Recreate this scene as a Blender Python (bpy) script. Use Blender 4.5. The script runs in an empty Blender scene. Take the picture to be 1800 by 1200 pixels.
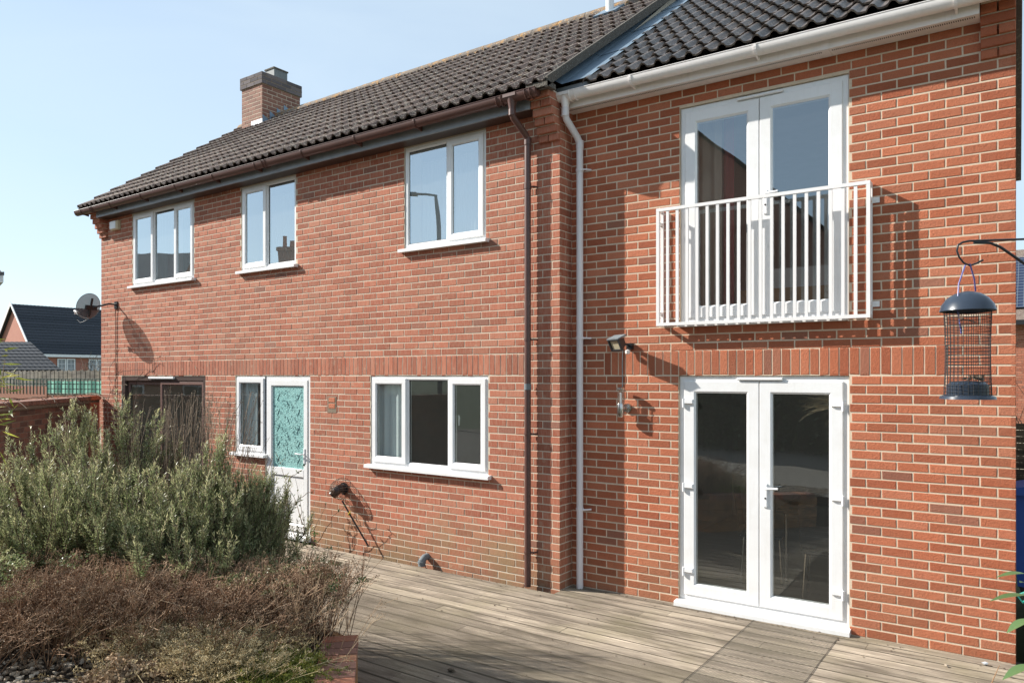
import bpy, bmesh, math, random
import numpy as np
from mathutils import Matrix, Vector
random.seed(7); RNG = np.random.default_rng(7)
R_ = math.radians
scene = bpy.context.scene
# ------------------------------------------------------------------ camera, sky, sun
YAW = 35.346
cam = bpy.data.cameras.new("camera"); cam.sensor_width = 36; cam.lens = 1305/1800*36
cam.shift_y = 61/1800; cam.clip_start = .05; cam.clip_end = 3000
co = bpy.data.objects.new("camera", cam); scene.collection.objects.link(co)
co.location = (0, 0, 2.095); co.rotation_euler = (R_(90), 0, R_(YAW)); scene.camera = co
SUN_EL = 31.5
SUN = Vector((-math.sin(R_(66.5))*math.cos(R_(SUN_EL)), -math.cos(R_(66.5))*math.cos(R_(SUN_EL)), math.sin(R_(SUN_EL))))
w = bpy.data.worlds.new("World"); scene.world = w; w.use_nodes = True
wt = w.node_tree; wt.nodes.clear()
sky = wt.nodes.new("ShaderNodeTexSky"); sky.sky_type = 'NISHITA'; sky.sun_disc = False
sky.sun_elevation = R_(SUN_EL); sky.sun_rotation = math.atan2(SUN.x, SUN.y) % (2*math.pi)
sky.air_density = 1.0; sky.dust_density = .15; sky.ozone_density = 1.3; sky.altitude = 0
bg = wt.nodes.new("ShaderNodeBackground"); bg.inputs[1].default_value = .108
wo = wt.nodes.new("ShaderNodeOutputWorld")
tc = wt.nodes.new("ShaderNodeTexCoord"); mp = wt.nodes.new("ShaderNodeMapping"); mp.inputs['Scale'].default_value = (1.4, 1.4, 5)
wn = wt.nodes.new("ShaderNodeTexNoise"); wn.inputs['Scale'].default_value = 1.6; wn.inputs['Detail'].default_value = 6; wn.inputs['Distortion'].default_value = .6
wt.links.new(tc.outputs['Generated'], mp.inputs[0]); wt.links.new(mp.outputs[0], wn.inputs['Vector'])
veil = wt.nodes.new("ShaderNodeMapRange"); veil.inputs[1].default_value = .3; veil.inputs[2].default_value = .8; veil.inputs[3].default_value = .52; veil.inputs[4].default_value = .80; wt.links.new(wn.outputs[0], veil.inputs[0])
mixs = wt.nodes.new("ShaderNodeMix"); mixs.data_type = 'RGBA'; wt.links.new(veil.outputs[0], mixs.inputs[0]); wt.links.new(sky.outputs[0], mixs.inputs[6]); mixs.inputs[7].default_value = (4.15, 5.0, 5.65, 1)   # high thin cirrus haze over the clear sky
wt.links.new(mixs.outputs[2], bg.inputs[0]); wt.links.new(bg.outputs[0], wo.inputs[0])
sl = bpy.data.lights.new("sun", 'SUN'); sl.energy = 5.0; sl.angle = R_(.53); sl.color = (1, .95, .87)
so = bpy.data.objects.new("sun", sl); scene.collection.objects.link(so)
so.rotation_euler = SUN.to_track_quat('Z', 'Y').to_euler()
vs = scene.view_settings; vs.view_transform = 'Standard'; vs.look = 'None'; vs.exposure = 0.78; vs.gamma = 1; vs.use_curve_mapping = False
scene.cycles.max_bounces = 8; scene.cycles.transparent_max_bounces = 16

# ------------------------------------------------------------------ frames (the two wings stand about a degree apart)
FL = Matrix.Identity(4); FRT = Matrix.Rotation(R_(1.17), 4, 'Z')
DL, DR = 6.2, 6.5166
BASE = {}
def link(o): scene.collection.objects.link(o)
def thing(name, label, cat, loc=(0, 0, 0), fr=FL, group=None):
    o = bpy.data.objects.new(name, None); link(o); o.empty_display_size = .2
    o.matrix_world = fr @ Matrix.Translation(Vector(loc)); BASE[o.name] = Vector(loc)
    o['label'] = label; o['category'] = cat
    if group: o['group'] = group
    return o
def tag(o, label, cat, group=None, kind=None):
    if label: o['label'] = label
    if cat: o['category'] = cat
    if group: o['group'] = group
    if kind: o['kind'] = kind
    return o
def put(me, name, parent, fr=FL):
    o = bpy.data.objects.new(name, me); link(o)
    if parent is not None:
        o.parent = parent; BASE[o.name] = BASE[parent.name]
    else:
        o.matrix_world = fr.copy(); BASE[o.name] = Vector((0, 0, 0))
    return o
class MB:
    def __init__(s): s.v = []; s.f = []
    def add(s, vs, fs):
        n = len(s.v); s.v += [tuple(p) for p in vs]; s.f += [tuple(i+n for i in f) for f in fs]; return s
    def box(s, x0, x1, y0, y1, z0, z1):
        return s.add([(x0,y0,z0),(x1,y0,z0),(x1,y1,z0),(x0,y1,z0),(x0,y0,z1),(x1,y0,z1),(x1,y1,z1),(x0,y1,z1)],
              [(0,3,2,1),(4,5,6,7),(0,1,5,4),(1,2,6,5),(2,3,7,6),(3,0,4,7)])
    def obox(s, c, ax, ay, az):   # centre + half axes
        c, ax, ay, az = map(Vector, (c, ax, ay, az)); P = []
        for k in (-1, 1):
            for i, j in ((-1,-1),(1,-1),(1,1),(-1,1)): P.append(c+ax*i+ay*j+az*k)
        return s.add(P, [(0,3,2,1),(4,5,6,7),(0,1,5,4),(1,2,6,5),(2,3,7,6),(3,0,4,7)])
    def bbox(s, x0, x1, y0, y1, z0, z1, b=.004):   # chamfered towards -y
        P = [(x0,y1,z0),(x1,y1,z0),(x1,y1,z1),(x0,y1,z1),(x0,y0+b,z0),(x1,y0+b,z0),(x1,y0+b,z1),(x0,y0+b,z1),
             (x0+b,y0,z0+b),(x1-b,y0,z0+b),(x1-b,y0,z1-b),(x0+b,y0,z1-b)]
        return s.add(P, [(8,9,10,11),(4,5,9,8),(5,6,10,9),(6,7,11,10),(7,4,8,11),(0,1,5,4),(1,2,6,5),(2,3,7,6),(3,0,4,7),(3,2,1,0)])
    def quad(s, a, b, c, d): return s.add([a,b,c,d], [(0,1,2,3)])
    def prism(s, poly, axis, a, b):
        n = len(poly); mk = (lambda p, t: (t,p[0],p[1])) if axis == 'x' else ((lambda p, t: (p[0],t,p[1])) if axis == 'y' else (lambda p, t: (p[0],p[1],t)))
        return s.add([mk(p, a) for p in poly]+[mk(p, b) for p in poly],
              [tuple(range(n-1, -1, -1)), tuple(range(n, 2*n))]+[(i, (i+1) % n, n+(i+1) % n, n+i) for i in range(n)])
    def tube(s, pts, r, n=8, cap=True):
        pts = [Vector(p) for p in pts]; rs = r if isinstance(r, (list, tuple)) else [r]*len(pts)
        base = len(s.v); up = None
        for i, p in enumerate(pts):
            d = (pts[min(i+1, len(pts)-1)]-pts[max(i-1, 0)])
            d = d.normalized() if d.length > 1e-9 else Vector((0, 0, 1))
            if up is None: up = Vector((0, 0, 1)) if abs(d.z) < .9 else Vector((1, 0, 0))
            a = d.cross(up).normalized(); b = a.cross(d).normalized(); up = b
            for k in range(n):
                t = 2*math.pi*k/n; q = p+(a*math.cos(t)+b*math.sin(t))*rs[i]; s.v.append(tuple(q))
        for i in range(len(pts)-1):
            for k in range(n):
                a0 = base+i*n+k; a1 = base+i*n+(k+1) % n; s.f.append((a0, a1, a1+n, a0+n))
        if cap:
            s.f.append(tuple(base+k for k in range(n-1, -1, -1))); e = base+(len(pts)-1)*n; s.f.append(tuple(e+k for k in range(n)))
        return s
    def lathe(s, c, prof, n=20):     # prof (r, z) about +z
        base = len(s.v)
        for r, z in prof:
            for k in range(n):
                t = 2*math.pi*k/n; s.v.append((c[0]+r*math.cos(t), c[1]+r*math.sin(t), c[2]+z))
        for i in range(len(prof)-1):
            for k in range(n):
                a0 = base+i*n+k; a1 = base+i*n+(k+1) % n; s.f.append((a0, a1, a1+n, a0+n))
        return s
    def ring(s, x0, x1, z0, z1, prof):    # mitred frame; prof = (inset, y)
        base = len(s.v); n = len(prof)
        for cx, cz, sx, sz in ((x0,z0,1,1),(x1,z0,-1,1),(x1,z1,-1,-1),(x0,z1,1,-1)):
            for a, y in prof: s.v.append((cx+sx*a, y, cz+sz*a))
        for c in range(4):
            d = (c+1) % 4
            for i in range(n-1):
                s.f.append((base+c*n+i, base+d*n+i, base+d*n+i+1, base+c*n+i+1))
        return s
    def build(s, name, mat, parent=None, fr=FL, smooth=False, attr=None):
        off = BASE[parent.name] if parent is not None else Vector((0, 0, 0))
        me = bpy.data.meshes.new(name); me.from_pydata([(x-off.x, y-off.y, z-off.z) for x, y, z in s.v], [], s.f)
        me.materials.append(mat)
        if smooth:
            me.polygons.foreach_set('use_smooth', [True]*len(me.polygons))
            try: me.set_sharp_from_angle(angle=R_(38))
            except Exception: pass
        me.update(); return put(me, name, parent, fr)
def np_mesh(name, V, F, mat, parent=None, tint=None, fr=FL, smooth=False):
    """V (n,3), F (m,k) index array; tint (n,3)"""
    off = BASE[parent.name] if parent is not None else Vector((0, 0, 0))
    V = np.asarray(V, dtype=np.float32)-np.array(off, dtype=np.float32)
    me = bpy.data.meshes.new(name); F = np.asarray(F, dtype=np.int32); m, k = F.shape
    me.vertices.add(len(V)); me.vertices.foreach_set('co', V.ravel())
    me.loops.add(m*k); me.loops.foreach_set('vertex_index', F.ravel())
    me.polygons.add(m); me.polygons.foreach_set('loop_start', np.arange(0, m*k, k, dtype=np.int32)); me.polygons.foreach_set('loop_total', np.full(m, k, dtype=np.int32))
    me.polygons.foreach_set('use_smooth', np.full(m, bool(smooth)))
    if tint is not None:
        a = me.attributes.new('tint', 'FLOAT_COLOR', 'POINT'); c = np.ones((len(V), 4), dtype=np.float32); c[:, :3] = tint; a.data.foreach_set('color', c.ravel())
    me.materials.append(mat); me.update(calc_edges=True); me.validate()
    o = put(me, name, parent, fr)
    if tint is not None: o.color = (0, 0, 0, 1)
    return o

# ------------------------------------------------------------------ materials
class NT:
    def __init__(s, name):
        s.m = bpy.data.materials.new(name); s.m.use_nodes = True; s.t = s.m.node_tree; s.N = s.t.nodes
        s.b = s.N['Principled BSDF']; s.pos = s.N.new('ShaderNodeNewGeometry').outputs['Position']
    def _in(s, sock, v):
        if v is None: return
        if hasattr(v, 'is_linked') or isinstance(v, bpy.types.NodeSocket): s.t.links.new(v, sock)
        else:
            if sock.type == 'RGBA' and len(v) == 3: v = (*v, 1)
            sock.default_value = v
    def map(s, sc, loc=(0,0,0), rot=(0,0,0), vec=None):
        n = s.N.new('ShaderNodeMapping'); n.inputs['Scale'].default_value = sc; n.inputs['Location'].default_value = loc; n.inputs['Rotation'].default_value = rot
        s._in(n.inputs['Vector'], vec or s.pos); return n.outputs[0]
    def noise(s, sc, det=4, rough=.55, vec=None, dist=0):
        n = s.N.new('ShaderNodeTexNoise'); n.inputs['Scale'].default_value = sc; n.inputs['Detail'].default_value = det; n.inputs['Roughness'].default_value = rough; n.inputs['Distortion'].default_value = dist
        s._in(n.inputs['Vector'], vec or s.pos); return n.outputs[0]
    def vor(s, sc, vec=None, feat='F1', out=0):
        n = s.N.new('ShaderNodeTexVoronoi'); n.feature = feat; n.inputs['Scale'].default_value = sc; s._in(n.inputs['Vector'], vec or s.pos); return n.outputs[out]
    def ramp(s, fac, stops):
        n = s.N.new('ShaderNodeValToRGB'); e = n.color_ramp.elements
        while len(e) > 1: e.remove(e[0])
        for i, (p, c) in enumerate(stops):
            x = e[0] if i == 0 else e.new(p); x.position = p; x.color = (*c, 1) if not isinstance(c, (int, float)) else (c, c, c, 1)
        s._in(n.inputs[0], fac); return n.outputs[0]
    def mix(s, fac, a, b, mode='MIX'):
        n = s.N.new('ShaderNodeMix'); n.data_type = 'RGBA'; n.blend_type = mode
        s._in(n.inputs[0], fac); s._in(n.inputs[6], a); s._in(n.inputs[7], b); return n.outputs[2]
    def math(s, op, a, b=0., c=0.):
        n = s.N.new('ShaderNodeMath'); n.operation = op; s._in(n.inputs[0], a); s._in(n.inputs[1], b)
        if op in ('MULTIPLY_ADD',): s._in(n.inputs[2], c)
        return n.outputs[0]
    def sep(s, v):
        n = s.N.new('ShaderNodeSeparateXYZ'); s._in(n.inputs[0], v); return n.outputs
    def tint(s):      # per piece random numbers: object colour + vertex attribute
        a = s.N.new('ShaderNodeAttribute'); a.attribute_name = 'tint'; o = s.N.new('ShaderNodeObjectInfo')
        n = s.N.new('ShaderNodeVectorMath'); n.operation = 'ADD'; s.t.links.new(a.outputs['Color'], n.inputs[0]); s.t.links.new(o.outputs['Color'], n.inputs[1])
        return s.sep(n.outputs[0])
    def bump(s, h, strength=.5, dist=.01):
        n = s.N.new('ShaderNodeBump'); n.inputs['Strength'].default_value = strength; n.inputs['Distance'].default_value = dist
        s._in(n.inputs['Height'], h); s._in(s.b.inputs['Normal'], n.outputs[0])
    def fin(s, col=None, rough=None, metal=None, spec=None):
        if col is not None: s._in(s.b.inputs['Base Color'], col)
        if rough is not None: s._in(s.b.inputs['Roughness'], rough)
        if metal is not None: s._in(s.b.inputs['Metallic'], metal)
        if spec is not None: s._in(s.b.inputs['Specular IOR Level'], spec)
        return s.m
def simple(name, col, rough=.5, metal=0, var=.12, sc=6, bump=0, spec=.5):
    n = NT(name); k = n.noise(sc, 5); c = n.mix(n.math('MULTIPLY', k, 1.0), tuple(x*(1-var) for x in col), tuple(min(1, x*(1+var)) for x in col))
    if bump: n.bump(n.noise(sc*12, 4), bump, .003)
    return n.fin(c, rough, metal, spec)
def brick_mat(name, ramp, old):
    n = NT(name); t = n.tint()
    base = n.ramp(t[0], ramp)
    fine = n.noise(160, 4, .7); mid = n.noise(28, 4, .6)
    if old:   # smooth creased faces with pale kiss marks
        streak = n.noise(1, 5, .6, n.map((70, 70, 9)))
        base = n.mix(n.ramp(streak, [(.42, 0.), (.62, .55)]), base, n.mix(.5, base, (.50, .33, .24)))
        v = n.N.new('ShaderNodeTexVoronoi'); v.inputs['Scale'].default_value = 1; n._in(v.inputs['Vector'], n.map((9.5, 9.5, 11)))
        d = n.ramp(v.outputs[0], [(.0, 1.), (.14, .9), (.20, 1.), (.24, 0.)])
        gate = n.ramp(n.sep(v.outputs[1])[0], [(.42, 0.), (.5, .42)])
        base = n.mix(n.math('MULTIPLY', d, gate), base, (.44, .29, .20))
    else:
        base = n.mix(n.ramp(fine, [(.48, 0.), (.60, .6)]), base, n.mix(.6, base, (.15, .05, .03)))
    base = n.mix(n.ramp(mid, [(.35, .0), (.75, .2)]), base, n.mix(.5, base, (.56, .30, .18)))
    big = n.noise(1.1, 4, .6)
    base = n.mix(n.ramp(big, [(.45, 0.), (.7, .28)]), base, n.mix(.6, base, (.30, .19, .13)))
    # algae and dirt creeping up from the deck
    z = n.sep(n.pos)[2]
    dirt = n.math('MULTIPLY', n.ramp(n.math('ADD', z, n.math('MULTIPLY', n.noise(3, 4), .8)), [(.30, .9), (.95, .25), (1.7, 0.)]), n.ramp(n.noise(2.2, 3), [(.35, .2), (.65, 1.)]))
    base = n.mix(n.math('MULTIPLY', dirt, .95 if old else .3), base, (.25, .19, .10))
    hs = n.N.new('ShaderNodeHueSaturation'); n._in(hs.inputs['Color'], base); n._in(hs.inputs['Value'], n.math('MULTIPLY_ADD', t[1], .20 if old else .26, .90 if old else .88))
    c = n.mix(n.ramp(t[2], [(.985, 0.), (.99, .5)] if old else [(.965, 0.), (.975, .5)]), hs.outputs[0], (.19, .11, .085))
    h = n.math('ADD', n.math('MULTIPLY', fine, .9 if not old else .3), n.math('MULTIPLY', n.noise(60, 3), .8)) 
    if old: h = n.math('ADD', h, n.math('MULTIPLY', streak, .8))
    n.bump(h, 1. if not old else .55, .006 if not old else .004)
    return n.fin(c, .85, None, .25)
M = {}
M['brickR'] = brick_mat('rough orange brick', [(0, (.34,.094,.046)), (.35, (.41,.120,.058)), (.7, (.475,.148,.074)), (1, (.45,.158,.088))], False)
M['brickL'] = brick_mat('smooth red brick', [(0, (.29,.084,.048)), (.4, (.355,.105,.060)), (.75, (.40,.128,.074)), (1, (.39,.148,.092))], True)
n = NT('dark stock brick'); t = n.tint(); c = n.ramp(t[0], [(0, (.10,.055,.04)), (.5, (.20,.085,.055)), (1, (.28,.13,.085))]); c = n.mix(n.ramp(n.noise(12,4),[(.4,0.),(.7,.5)]), c, (.13,.10,.08)); n.bump(n.noise(90,4), .6, .004); M['brickD'] = n.fin(c, .9)
n = NT('chimney brick'); t = n.tint(); c = n.ramp(t[0], [(0, (.18,.085,.06)), (.5, (.24,.115,.08)), (1, (.29,.145,.10))]); n.bump(n.noise(90,4), .5, .004); M['brickC'] = n.fin(c, .85)
n = NT('blue engineering brick'); t = n.tint(); c = n.ramp(t[0], [(0, (.10,.09,.095)), (1, (.19,.165,.165))]); M['brickB'] = n.fin(c, .9, None, .15)
def mortar(name, a, b):
    n = NT(name); k = n.noise(5, 6, .7); c = n.mix(k, a, b); c = n.mix(n.ramp(n.noise(70,4),[(.5,0.),(.8,.35)]), c, tuple(x*.6 for x in a)); n.bump(n.noise(220, 4, .8), .8, .003); return n.fin(c, .95, None, .1)
M['mortarR'] = mortar('sand mortar', (.56,.45,.33), (.74,.61,.47))
M['mortarL'] = mortar('cream mortar', (.52,.44,.34), (.70,.60,.48))
M['mortarD'] = mortar('dark mortar', (.20,.16,.12), (.30,.24,.18))
def upvc(name, col, dirt, rough=.28):
    n = NT(name); d = n.ramp(n.noise(3.5, 6, .7), [(.45, 0.), (.8, 1.)]); c = n.mix(n.math('MULTIPLY', d, dirt), col, (.46,.39,.30))
    c = n.mix(n.math('MULTIPLY', n.ramp(n.noise(1, 4, .6, n.map((40,40,3))), [(.55, 0.), (.8, 1.)]), dirt*.7), c, (.40,.36,.31)); return n.fin(c, rough)
M['upvc'] = upvc('white upvc', (.80,.80,.80), .2)
M['upvc_gutter'] = upvc('weathered white upvc', (.85,.81,.79), .22, .32)
M['balcony'] = upvc('white painted steel', (.80,.78,.77), .12, .35)
M['pipeW'] = upvc('white pipe', (.70,.67,.68), .2, .4)
M['brown'] = simple('brown plastic', (.10,.047,.038), .38, 0, .25, 5)
M['brown_frame'] = simple('brown stained frame', (.055,.032,.026), .4, 0, .3, 8)
M['fascia'] = simple('dark painted timber', (.22,.235,.25), .30, 0, .3, 7)
M['gasket'] = simple('black rubber', (.02,.02,.022), .6)
M['black'] = simple('black metal', (.018,.018,.02), .35)
M['steel'] = simple('stainless steel', (.55,.54,.52), .25, 1, .1, 20)
M['chrome'] = simple('white metal fitting', (.82,.82,.83), .22)
M['grey'] = simple('grey plastic', (.16,.18,.19), .6, 0, .15, 8, 0, .25)
M['cream'] = simple('aged cream plastic', (.62,.55,.38), .45)
def tile_mat(name, dark, light, lich, rough, wet):
    n = NT(name); t = n.tint(); c = n.mix(t[0], dark, light)
    k = n.noise(16, 6, .7); c = n.mix(n.ramp(k, [(.4, 0.), (.75, .7)]), c, tuple(x*1.55 for x in light))
    s1 = n.ramp(n.noise(34, 3, .5), [(.57, 0.), (.62, 1.)]); c = n.mix(n.math('MULTIPLY', s1, lich), c, (.34,.30,.24))
    s3 = n.ramp(n.noise(90, 3, .5), [(.62, 0.), (.68, 1.)]); c = n.mix(n.math('MULTIPLY', s3, lich*.7), c, (.38,.36,.30))
    s2 = n.ramp(n.noise(6.3, 5, .75), [(.66, 0.), (.73, 1.)]); c = n.mix(n.math('MULTIPLY', s2, lich), c, (.33,.20,.08))
    n.bump(n.math('ADD', n.noise(120, 4, .7), n.math('MULTIPLY', k, 1.5)), .7, .006)
    return n.fin(c, n.ramp(k, [(.3, rough), (.7, min(1, rough+.25))]), None, wet)
M['tileL'] = tile_mat('brown concrete tile with lichen', (.066,.046,.040), (.135,.096,.080), .9, .7, .3)
M['tileR'] = tile_mat('glazed dark tile', (.050,.038,.032), (.105,.078,.064), .4, .28, .55)
M['tileFar'] = tile_mat('slate grey tile', (.028,.033,.040), (.048,.053,.062), .0, .8, .2)
n = NT('lichened ridge'); c = n.mix(n.noise(9,5), (.10,.08,.07), (.24,.20,.16)); c = n.mix(n.ramp(n.noise(11,6,.75),[(.5,0.),(.6,.9)]), c, (.42,.22,.06)); c = n.mix(n.ramp(n.noise(37,4),[(.62,0.),(.68,.8)]), c, (.45,.43,.38)); n.bump(n.noise(60,5), .8, .01); M['ridge'] = n.fin(c, .9)
n = NT('weathered cement'); c = n.mix(n.noise(14,6,.7), (.06,.052,.042), (.13,.115,.095)); c = n.mix(n.ramp(n.noise(75,4),[(.6,0.),(.68,.8)]), c, (.36,.35,.32)); n.bump(n.noise(60,5), 1, .01); M['cement'] = n.fin(c, .95)
n = NT('lead sheet'); c = n.mix(n.noise(7,5), (.13,.19,.25), (.26,.34,.42)); n.bump(n.noise(9,3), .5, .02); M['lead'] = n.fin(c, .42, .25)
M['lead_bright'] = simple('bright lead flashing', (.55,.57,.60), .4, .2)
# timber
def wood(name, a, b, dark, green, sc=(2.2, 30, 30)):
    n = NT(name); t = n.tint(); v = n.map(sc, vec=None)
    va = n.N.new('ShaderNodeVectorMath'); va.operation = 'ADD'; n.t.links.new(v, va.inputs[0]); cx = n.N.new('ShaderNodeCombineXYZ'); n._in(cx.inputs[0], n.math('MULTIPLY', t[0], 37.)); n._in(cx.inputs[2], n.math('MULTIPLY', t[1], 19.)); n.t.links.new(cx.outputs[0], va.inputs[1])
    g = n.noise(1, 8, .68, va.outputs[0], .4); c = n.mix(g, a, b)
    c = n.mix(n.ramp(g, [(.56, 0.), (.68, .9)]), c, tuple(min(1, x*1.45) for x in b))
    c = n.mix(n.ramp(n.noise(1, 6, .7, n.map((1.3, 9, 9))), [(.42, 0.), (.62, .95)]), c, dark)
    c = n.mix(n.ramp(n.noise(1.5, 5, .6), [(.46, 0.), (.68, green)]), c, (.20,.18,.09))
    hs = n.N.new('ShaderNodeHueSaturation'); n._in(hs.inputs['Color'], c); n._in(hs.inputs['Value'], n.math('MULTIPLY_ADD', t[2], .35, .82))
    n.bump(n.noise(1, 6, .7, n.map((4, 120, 120))), .5, .003)
    return n.fin(hs.outputs[0], .85, None, .25)
M['deck'] = wood('weathered decking', (.235,.190,.145), (.45,.375,.29), (.14,.112,.085), .30)
M['fence'] = wood('grey fence timber', (.16,.145,.125), (.27,.25,.22), (.10,.09,.08), .2, (20, 20, 2))
M['fenceD'] = wood('dark fence timber', (.09,.065,.045), (.16,.12,.085), (.03,.025,.02), .2, (20, 20, 2))
M['sleeper'] = wood('orange brown timber', (.30,.15,.06), (.44,.24,.11), (.14,.08,.04), .1, (3, 3, 25))
n = NT('soil'); c = n.mix(n.noise(20,6), (.035,.024,.016), (.10,.072,.05)); n.bump(n.noise(40,6,.8), 1, .03); M['soil'] = n.fin(c, .95)
n = NT('gravel ground'); v = n.vor(45, out=1); c = n.mix(n.sep(v)[0], (.14,.115,.09), (.42,.37,.31)); n.bump(n.vor(45), 1, .02); M['gravel'] = n.fin(c, .9)
n = NT('pebble'); t = n.tint(); c = n.ramp(t[0], [(0, (.10,.072,.048)), (.4, (.20,.14,.09)), (.75, (.34,.26,.18)), (1, (.50,.43,.34))]); M['pebble'] = n.fin(c, .7)
n = NT('grass ground'); c = n.mix(n.noise(8,5), (.05,.07,.02), (.10,.11,.05)); M['grass'] = n.fin(c, .95)
def leafmat(name, stops, rough=.45, trans=.25, spec=.5):
    n = NT(name); t = n.tint(); c = n.ramp(t[0], stops); hs = n.N.new('ShaderNodeHueSaturation'); n._in(hs.inputs['Color'], c); n._in(hs.inputs['Value'], n.math('MULTIPLY_ADD', t[1], .7, .65))
    n.fin(hs.outputs[0], rough, None, spec)
    tr = n.N.new('ShaderNodeBsdfTranslucent'); n._in(tr.inputs[0], hs.outputs[0]); mx = n.N.new('ShaderNodeMixShader'); mx.inputs[0].default_value = trans
    n.t.links.new(n.b.outputs[0], mx.inputs[1]); n.t.links.new(tr.outputs[0], mx.inputs[2]); n.t.links.new(mx.outputs[0], n.N['Material Output'].inputs[0]); return n.m
M['rosemary'] = leafmat('rosemary needles', [(0, (.085,.120,.045)), (.4, (.19,.235,.095)), (.75, (.35,.37,.19)), (1, (.52,.49,.27))], .42, .35, .5)
M['twig'] = leafmat('bare woody stems', [(0, (.07,.045,.03)), (.6, (.15,.105,.07)), (1, (.26,.20,.135))], .8, 0)
M['sedum'] = leafmat('dried flower stems', [(0, (.15,.085,.050)), (.5, (.32,.20,.13)), (1, (.52,.37,.25))], .85, .1, .2)
M['straw'] = leafmat('straw coloured stalks', [(0, (.20,.13,.08)), (1, (.42,.31,.20))], .8, .1, .2)
M['olive'] = leafmat('olive beige heather', [(0, (.27,.20,.10)), (.5, (.50,.40,.22)), (1, (.72,.60,.38))], .7, .2, .2)
M['lime'] = leafmat('yellow green leaves', [(0, (.12,.15,.03)), (.6, (.30,.32,.06)), (1, (.48,.44,.10))], .5, .35)
M['leaf'] = leafmat('green leaves', [(0, (.03,.07,.015)), (.6, (.07,.13,.03)), (1, (.13,.20,.06))], .4, .3)
M['hedge'] = leafmat('dark hedge leaves', [(0, (.04,.06,.025)), (1, (.12,.15,.06))], .5, .1)
def glassmat(name, boost, tintc, rough=0.0, pale_film=.03):
    m = bpy.data.materials.new(name); m.use_nodes = True; t = m.node_tree; t.nodes.clear()
    tr = t.nodes.new('ShaderNodeBsdfTransparent'); tr.inputs[0].default_value = (*tintc, 1)
    gl = t.nodes.new('ShaderNodeBsdfGlossy'); gl.inputs['Roughness'].default_value = rough; gl.inputs[0].default_value = (.86, .95, 1, 1)
    ge = t.nodes.new('ShaderNodeNewGeometry'); dt = t.nodes.new('ShaderNodeVectorMath'); dt.operation = 'DOT_PRODUCT'; t.links.new(ge.outputs['Incoming'], dt.inputs[0]); t.links.new(ge.outputs['Normal'], dt.inputs[1])
    def mth(op, a, b=0., c=0.):
        n = t.nodes.new('ShaderNodeMath'); n.operation = op
        for i, q in enumerate((a, b, c)[:len(n.inputs)]):
            if isinstance(q, (int, float)): n.inputs[i].default_value = q
            else: t.links.new(q, n.inputs[i])
        return n
    sch = mth('POWER', mth('SUBTRACT', 1., mth('ABSOLUTE', dt.outputs['Value']).outputs[0]).outputs[0], 5.)   # Schlick, the same from both sides
    ma = mth('MULTIPLY_ADD', sch.outputs[0], 1.9, boost+.08); ma.use_clamp = True
    mx = t.nodes.new('ShaderNodeMixShader'); t.links.new(ma.outputs[0], mx.inputs[0])
    # very slight waviness of the sealed units
    g = t.nodes.new('ShaderNodeNewGeometry'); no = t.nodes.new('ShaderNodeTexNoise'); no.inputs['Scale'].default_value = 1.3; no.inputs['Detail'].default_value = 1; t.links.new(g.outputs[0], no.inputs[0])
    bp = t.nodes.new('ShaderNodeBump'); bp.inputs['Strength'].default_value = .12; bp.inputs['Distance'].default_value = .02; t.links.new(no.outputs[0], bp.inputs['Height']); t.links.new(bp.outputs[0], gl.inputs['Normal'])
    df = t.nodes.new('ShaderNodeBsdfDiffuse'); df.inputs[0].default_value = (.5, .52, .5, 1); du = t.nodes.new('ShaderNodeMixShader'); du.inputs[0].default_value = pale_film   # pale film painted in to brighten the panes: slight dirt, plus net-curtain haze upstairs
    t.links.new(tr.outputs[0], du.inputs[1]); t.links.new(df.outputs[0], du.inputs[2])
    t.links.new(du.outputs[0], mx.inputs[1]); t.links.new(gl.outputs[0], mx.inputs[2]); o = t.nodes.new('ShaderNodeOutputMaterial'); t.links.new(mx.outputs[0], o.inputs[0]); return m
M['glassU'] = glassmat('reflective window glass', .42, (.74,.79,.78), 0., .13)
M['glassM'] = glassmat('french door glass', .17, (.78,.82,.82))
M['glassD'] = glassmat('dark window glass', .03, (.80,.85,.83))
M['glassLamp'] = glassmat('clear lamp glass', .05, (.95,.95,.95))
n = NT('frosted turquoise glass'); sw = n.N.new('ShaderNodeTexVoronoi'); sw.inputs['Scale'].default_value = 34; n._in(sw.inputs['Vector'], n.mix(.04, n.pos, n.noise(9, 2), 'ADD'))
sw.feature = 'DISTANCE_TO_EDGE'; k = n.ramp(sw.outputs[0], [(.0, 0.), (.12, 1.)]); c = n.mix(k, (.10,.27,.28), (.27,.52,.49)); c = n.mix(n.noise(3, 3), c, n.mix(.5, c, (.42,.62,.60))); n.bump(sw.outputs[0], .6, .01); M['frost'] = n.fin(c, .22)
M['swirl'] = simple('dark teal glass pattern', (.02,.075,.09), .25)
M['room'] = simple('magnolia plaster', (.55,.50,.43), .9)
M['roomfloor'] = simple('laminate floor', (.26,.19,.13), .35)
def cloth(name, a, b):
    n = NT(name); k = n.noise(1, 4, .5, n.map((22, 22, .6))); return n.fin(n.mix(k, a, b), .9)
M['curtT'] = cloth('teal curtain', (.10,.22,.22), (.28,.42,.40))
M['curtG'] = cloth('grey curtain', (.50,.55,.58), (.82,.86,.87))
M['curtB'] = cloth('beige curtain', (.35,.30,.24), (.55,.48,.40))
M['curtR'] = cloth('red curtain', (.18,.015,.02), (.30,.03,.04))
M['blind'] = cloth('white net curtain', (.55,.57,.58), (.75,.77,.78))
M['oak'] = simple('oak furniture', (.35,.19,.07), .5, 0, .3, 4)
M['linen'] = simple('white bed linen', (.6,.58,.58), .9)
M['yellow'] = simple('yellow bottle', (.6,.45,.04), .4)
M['navy'] = simple('navy plastic cap', (.028,.040,.062), .28)
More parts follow.
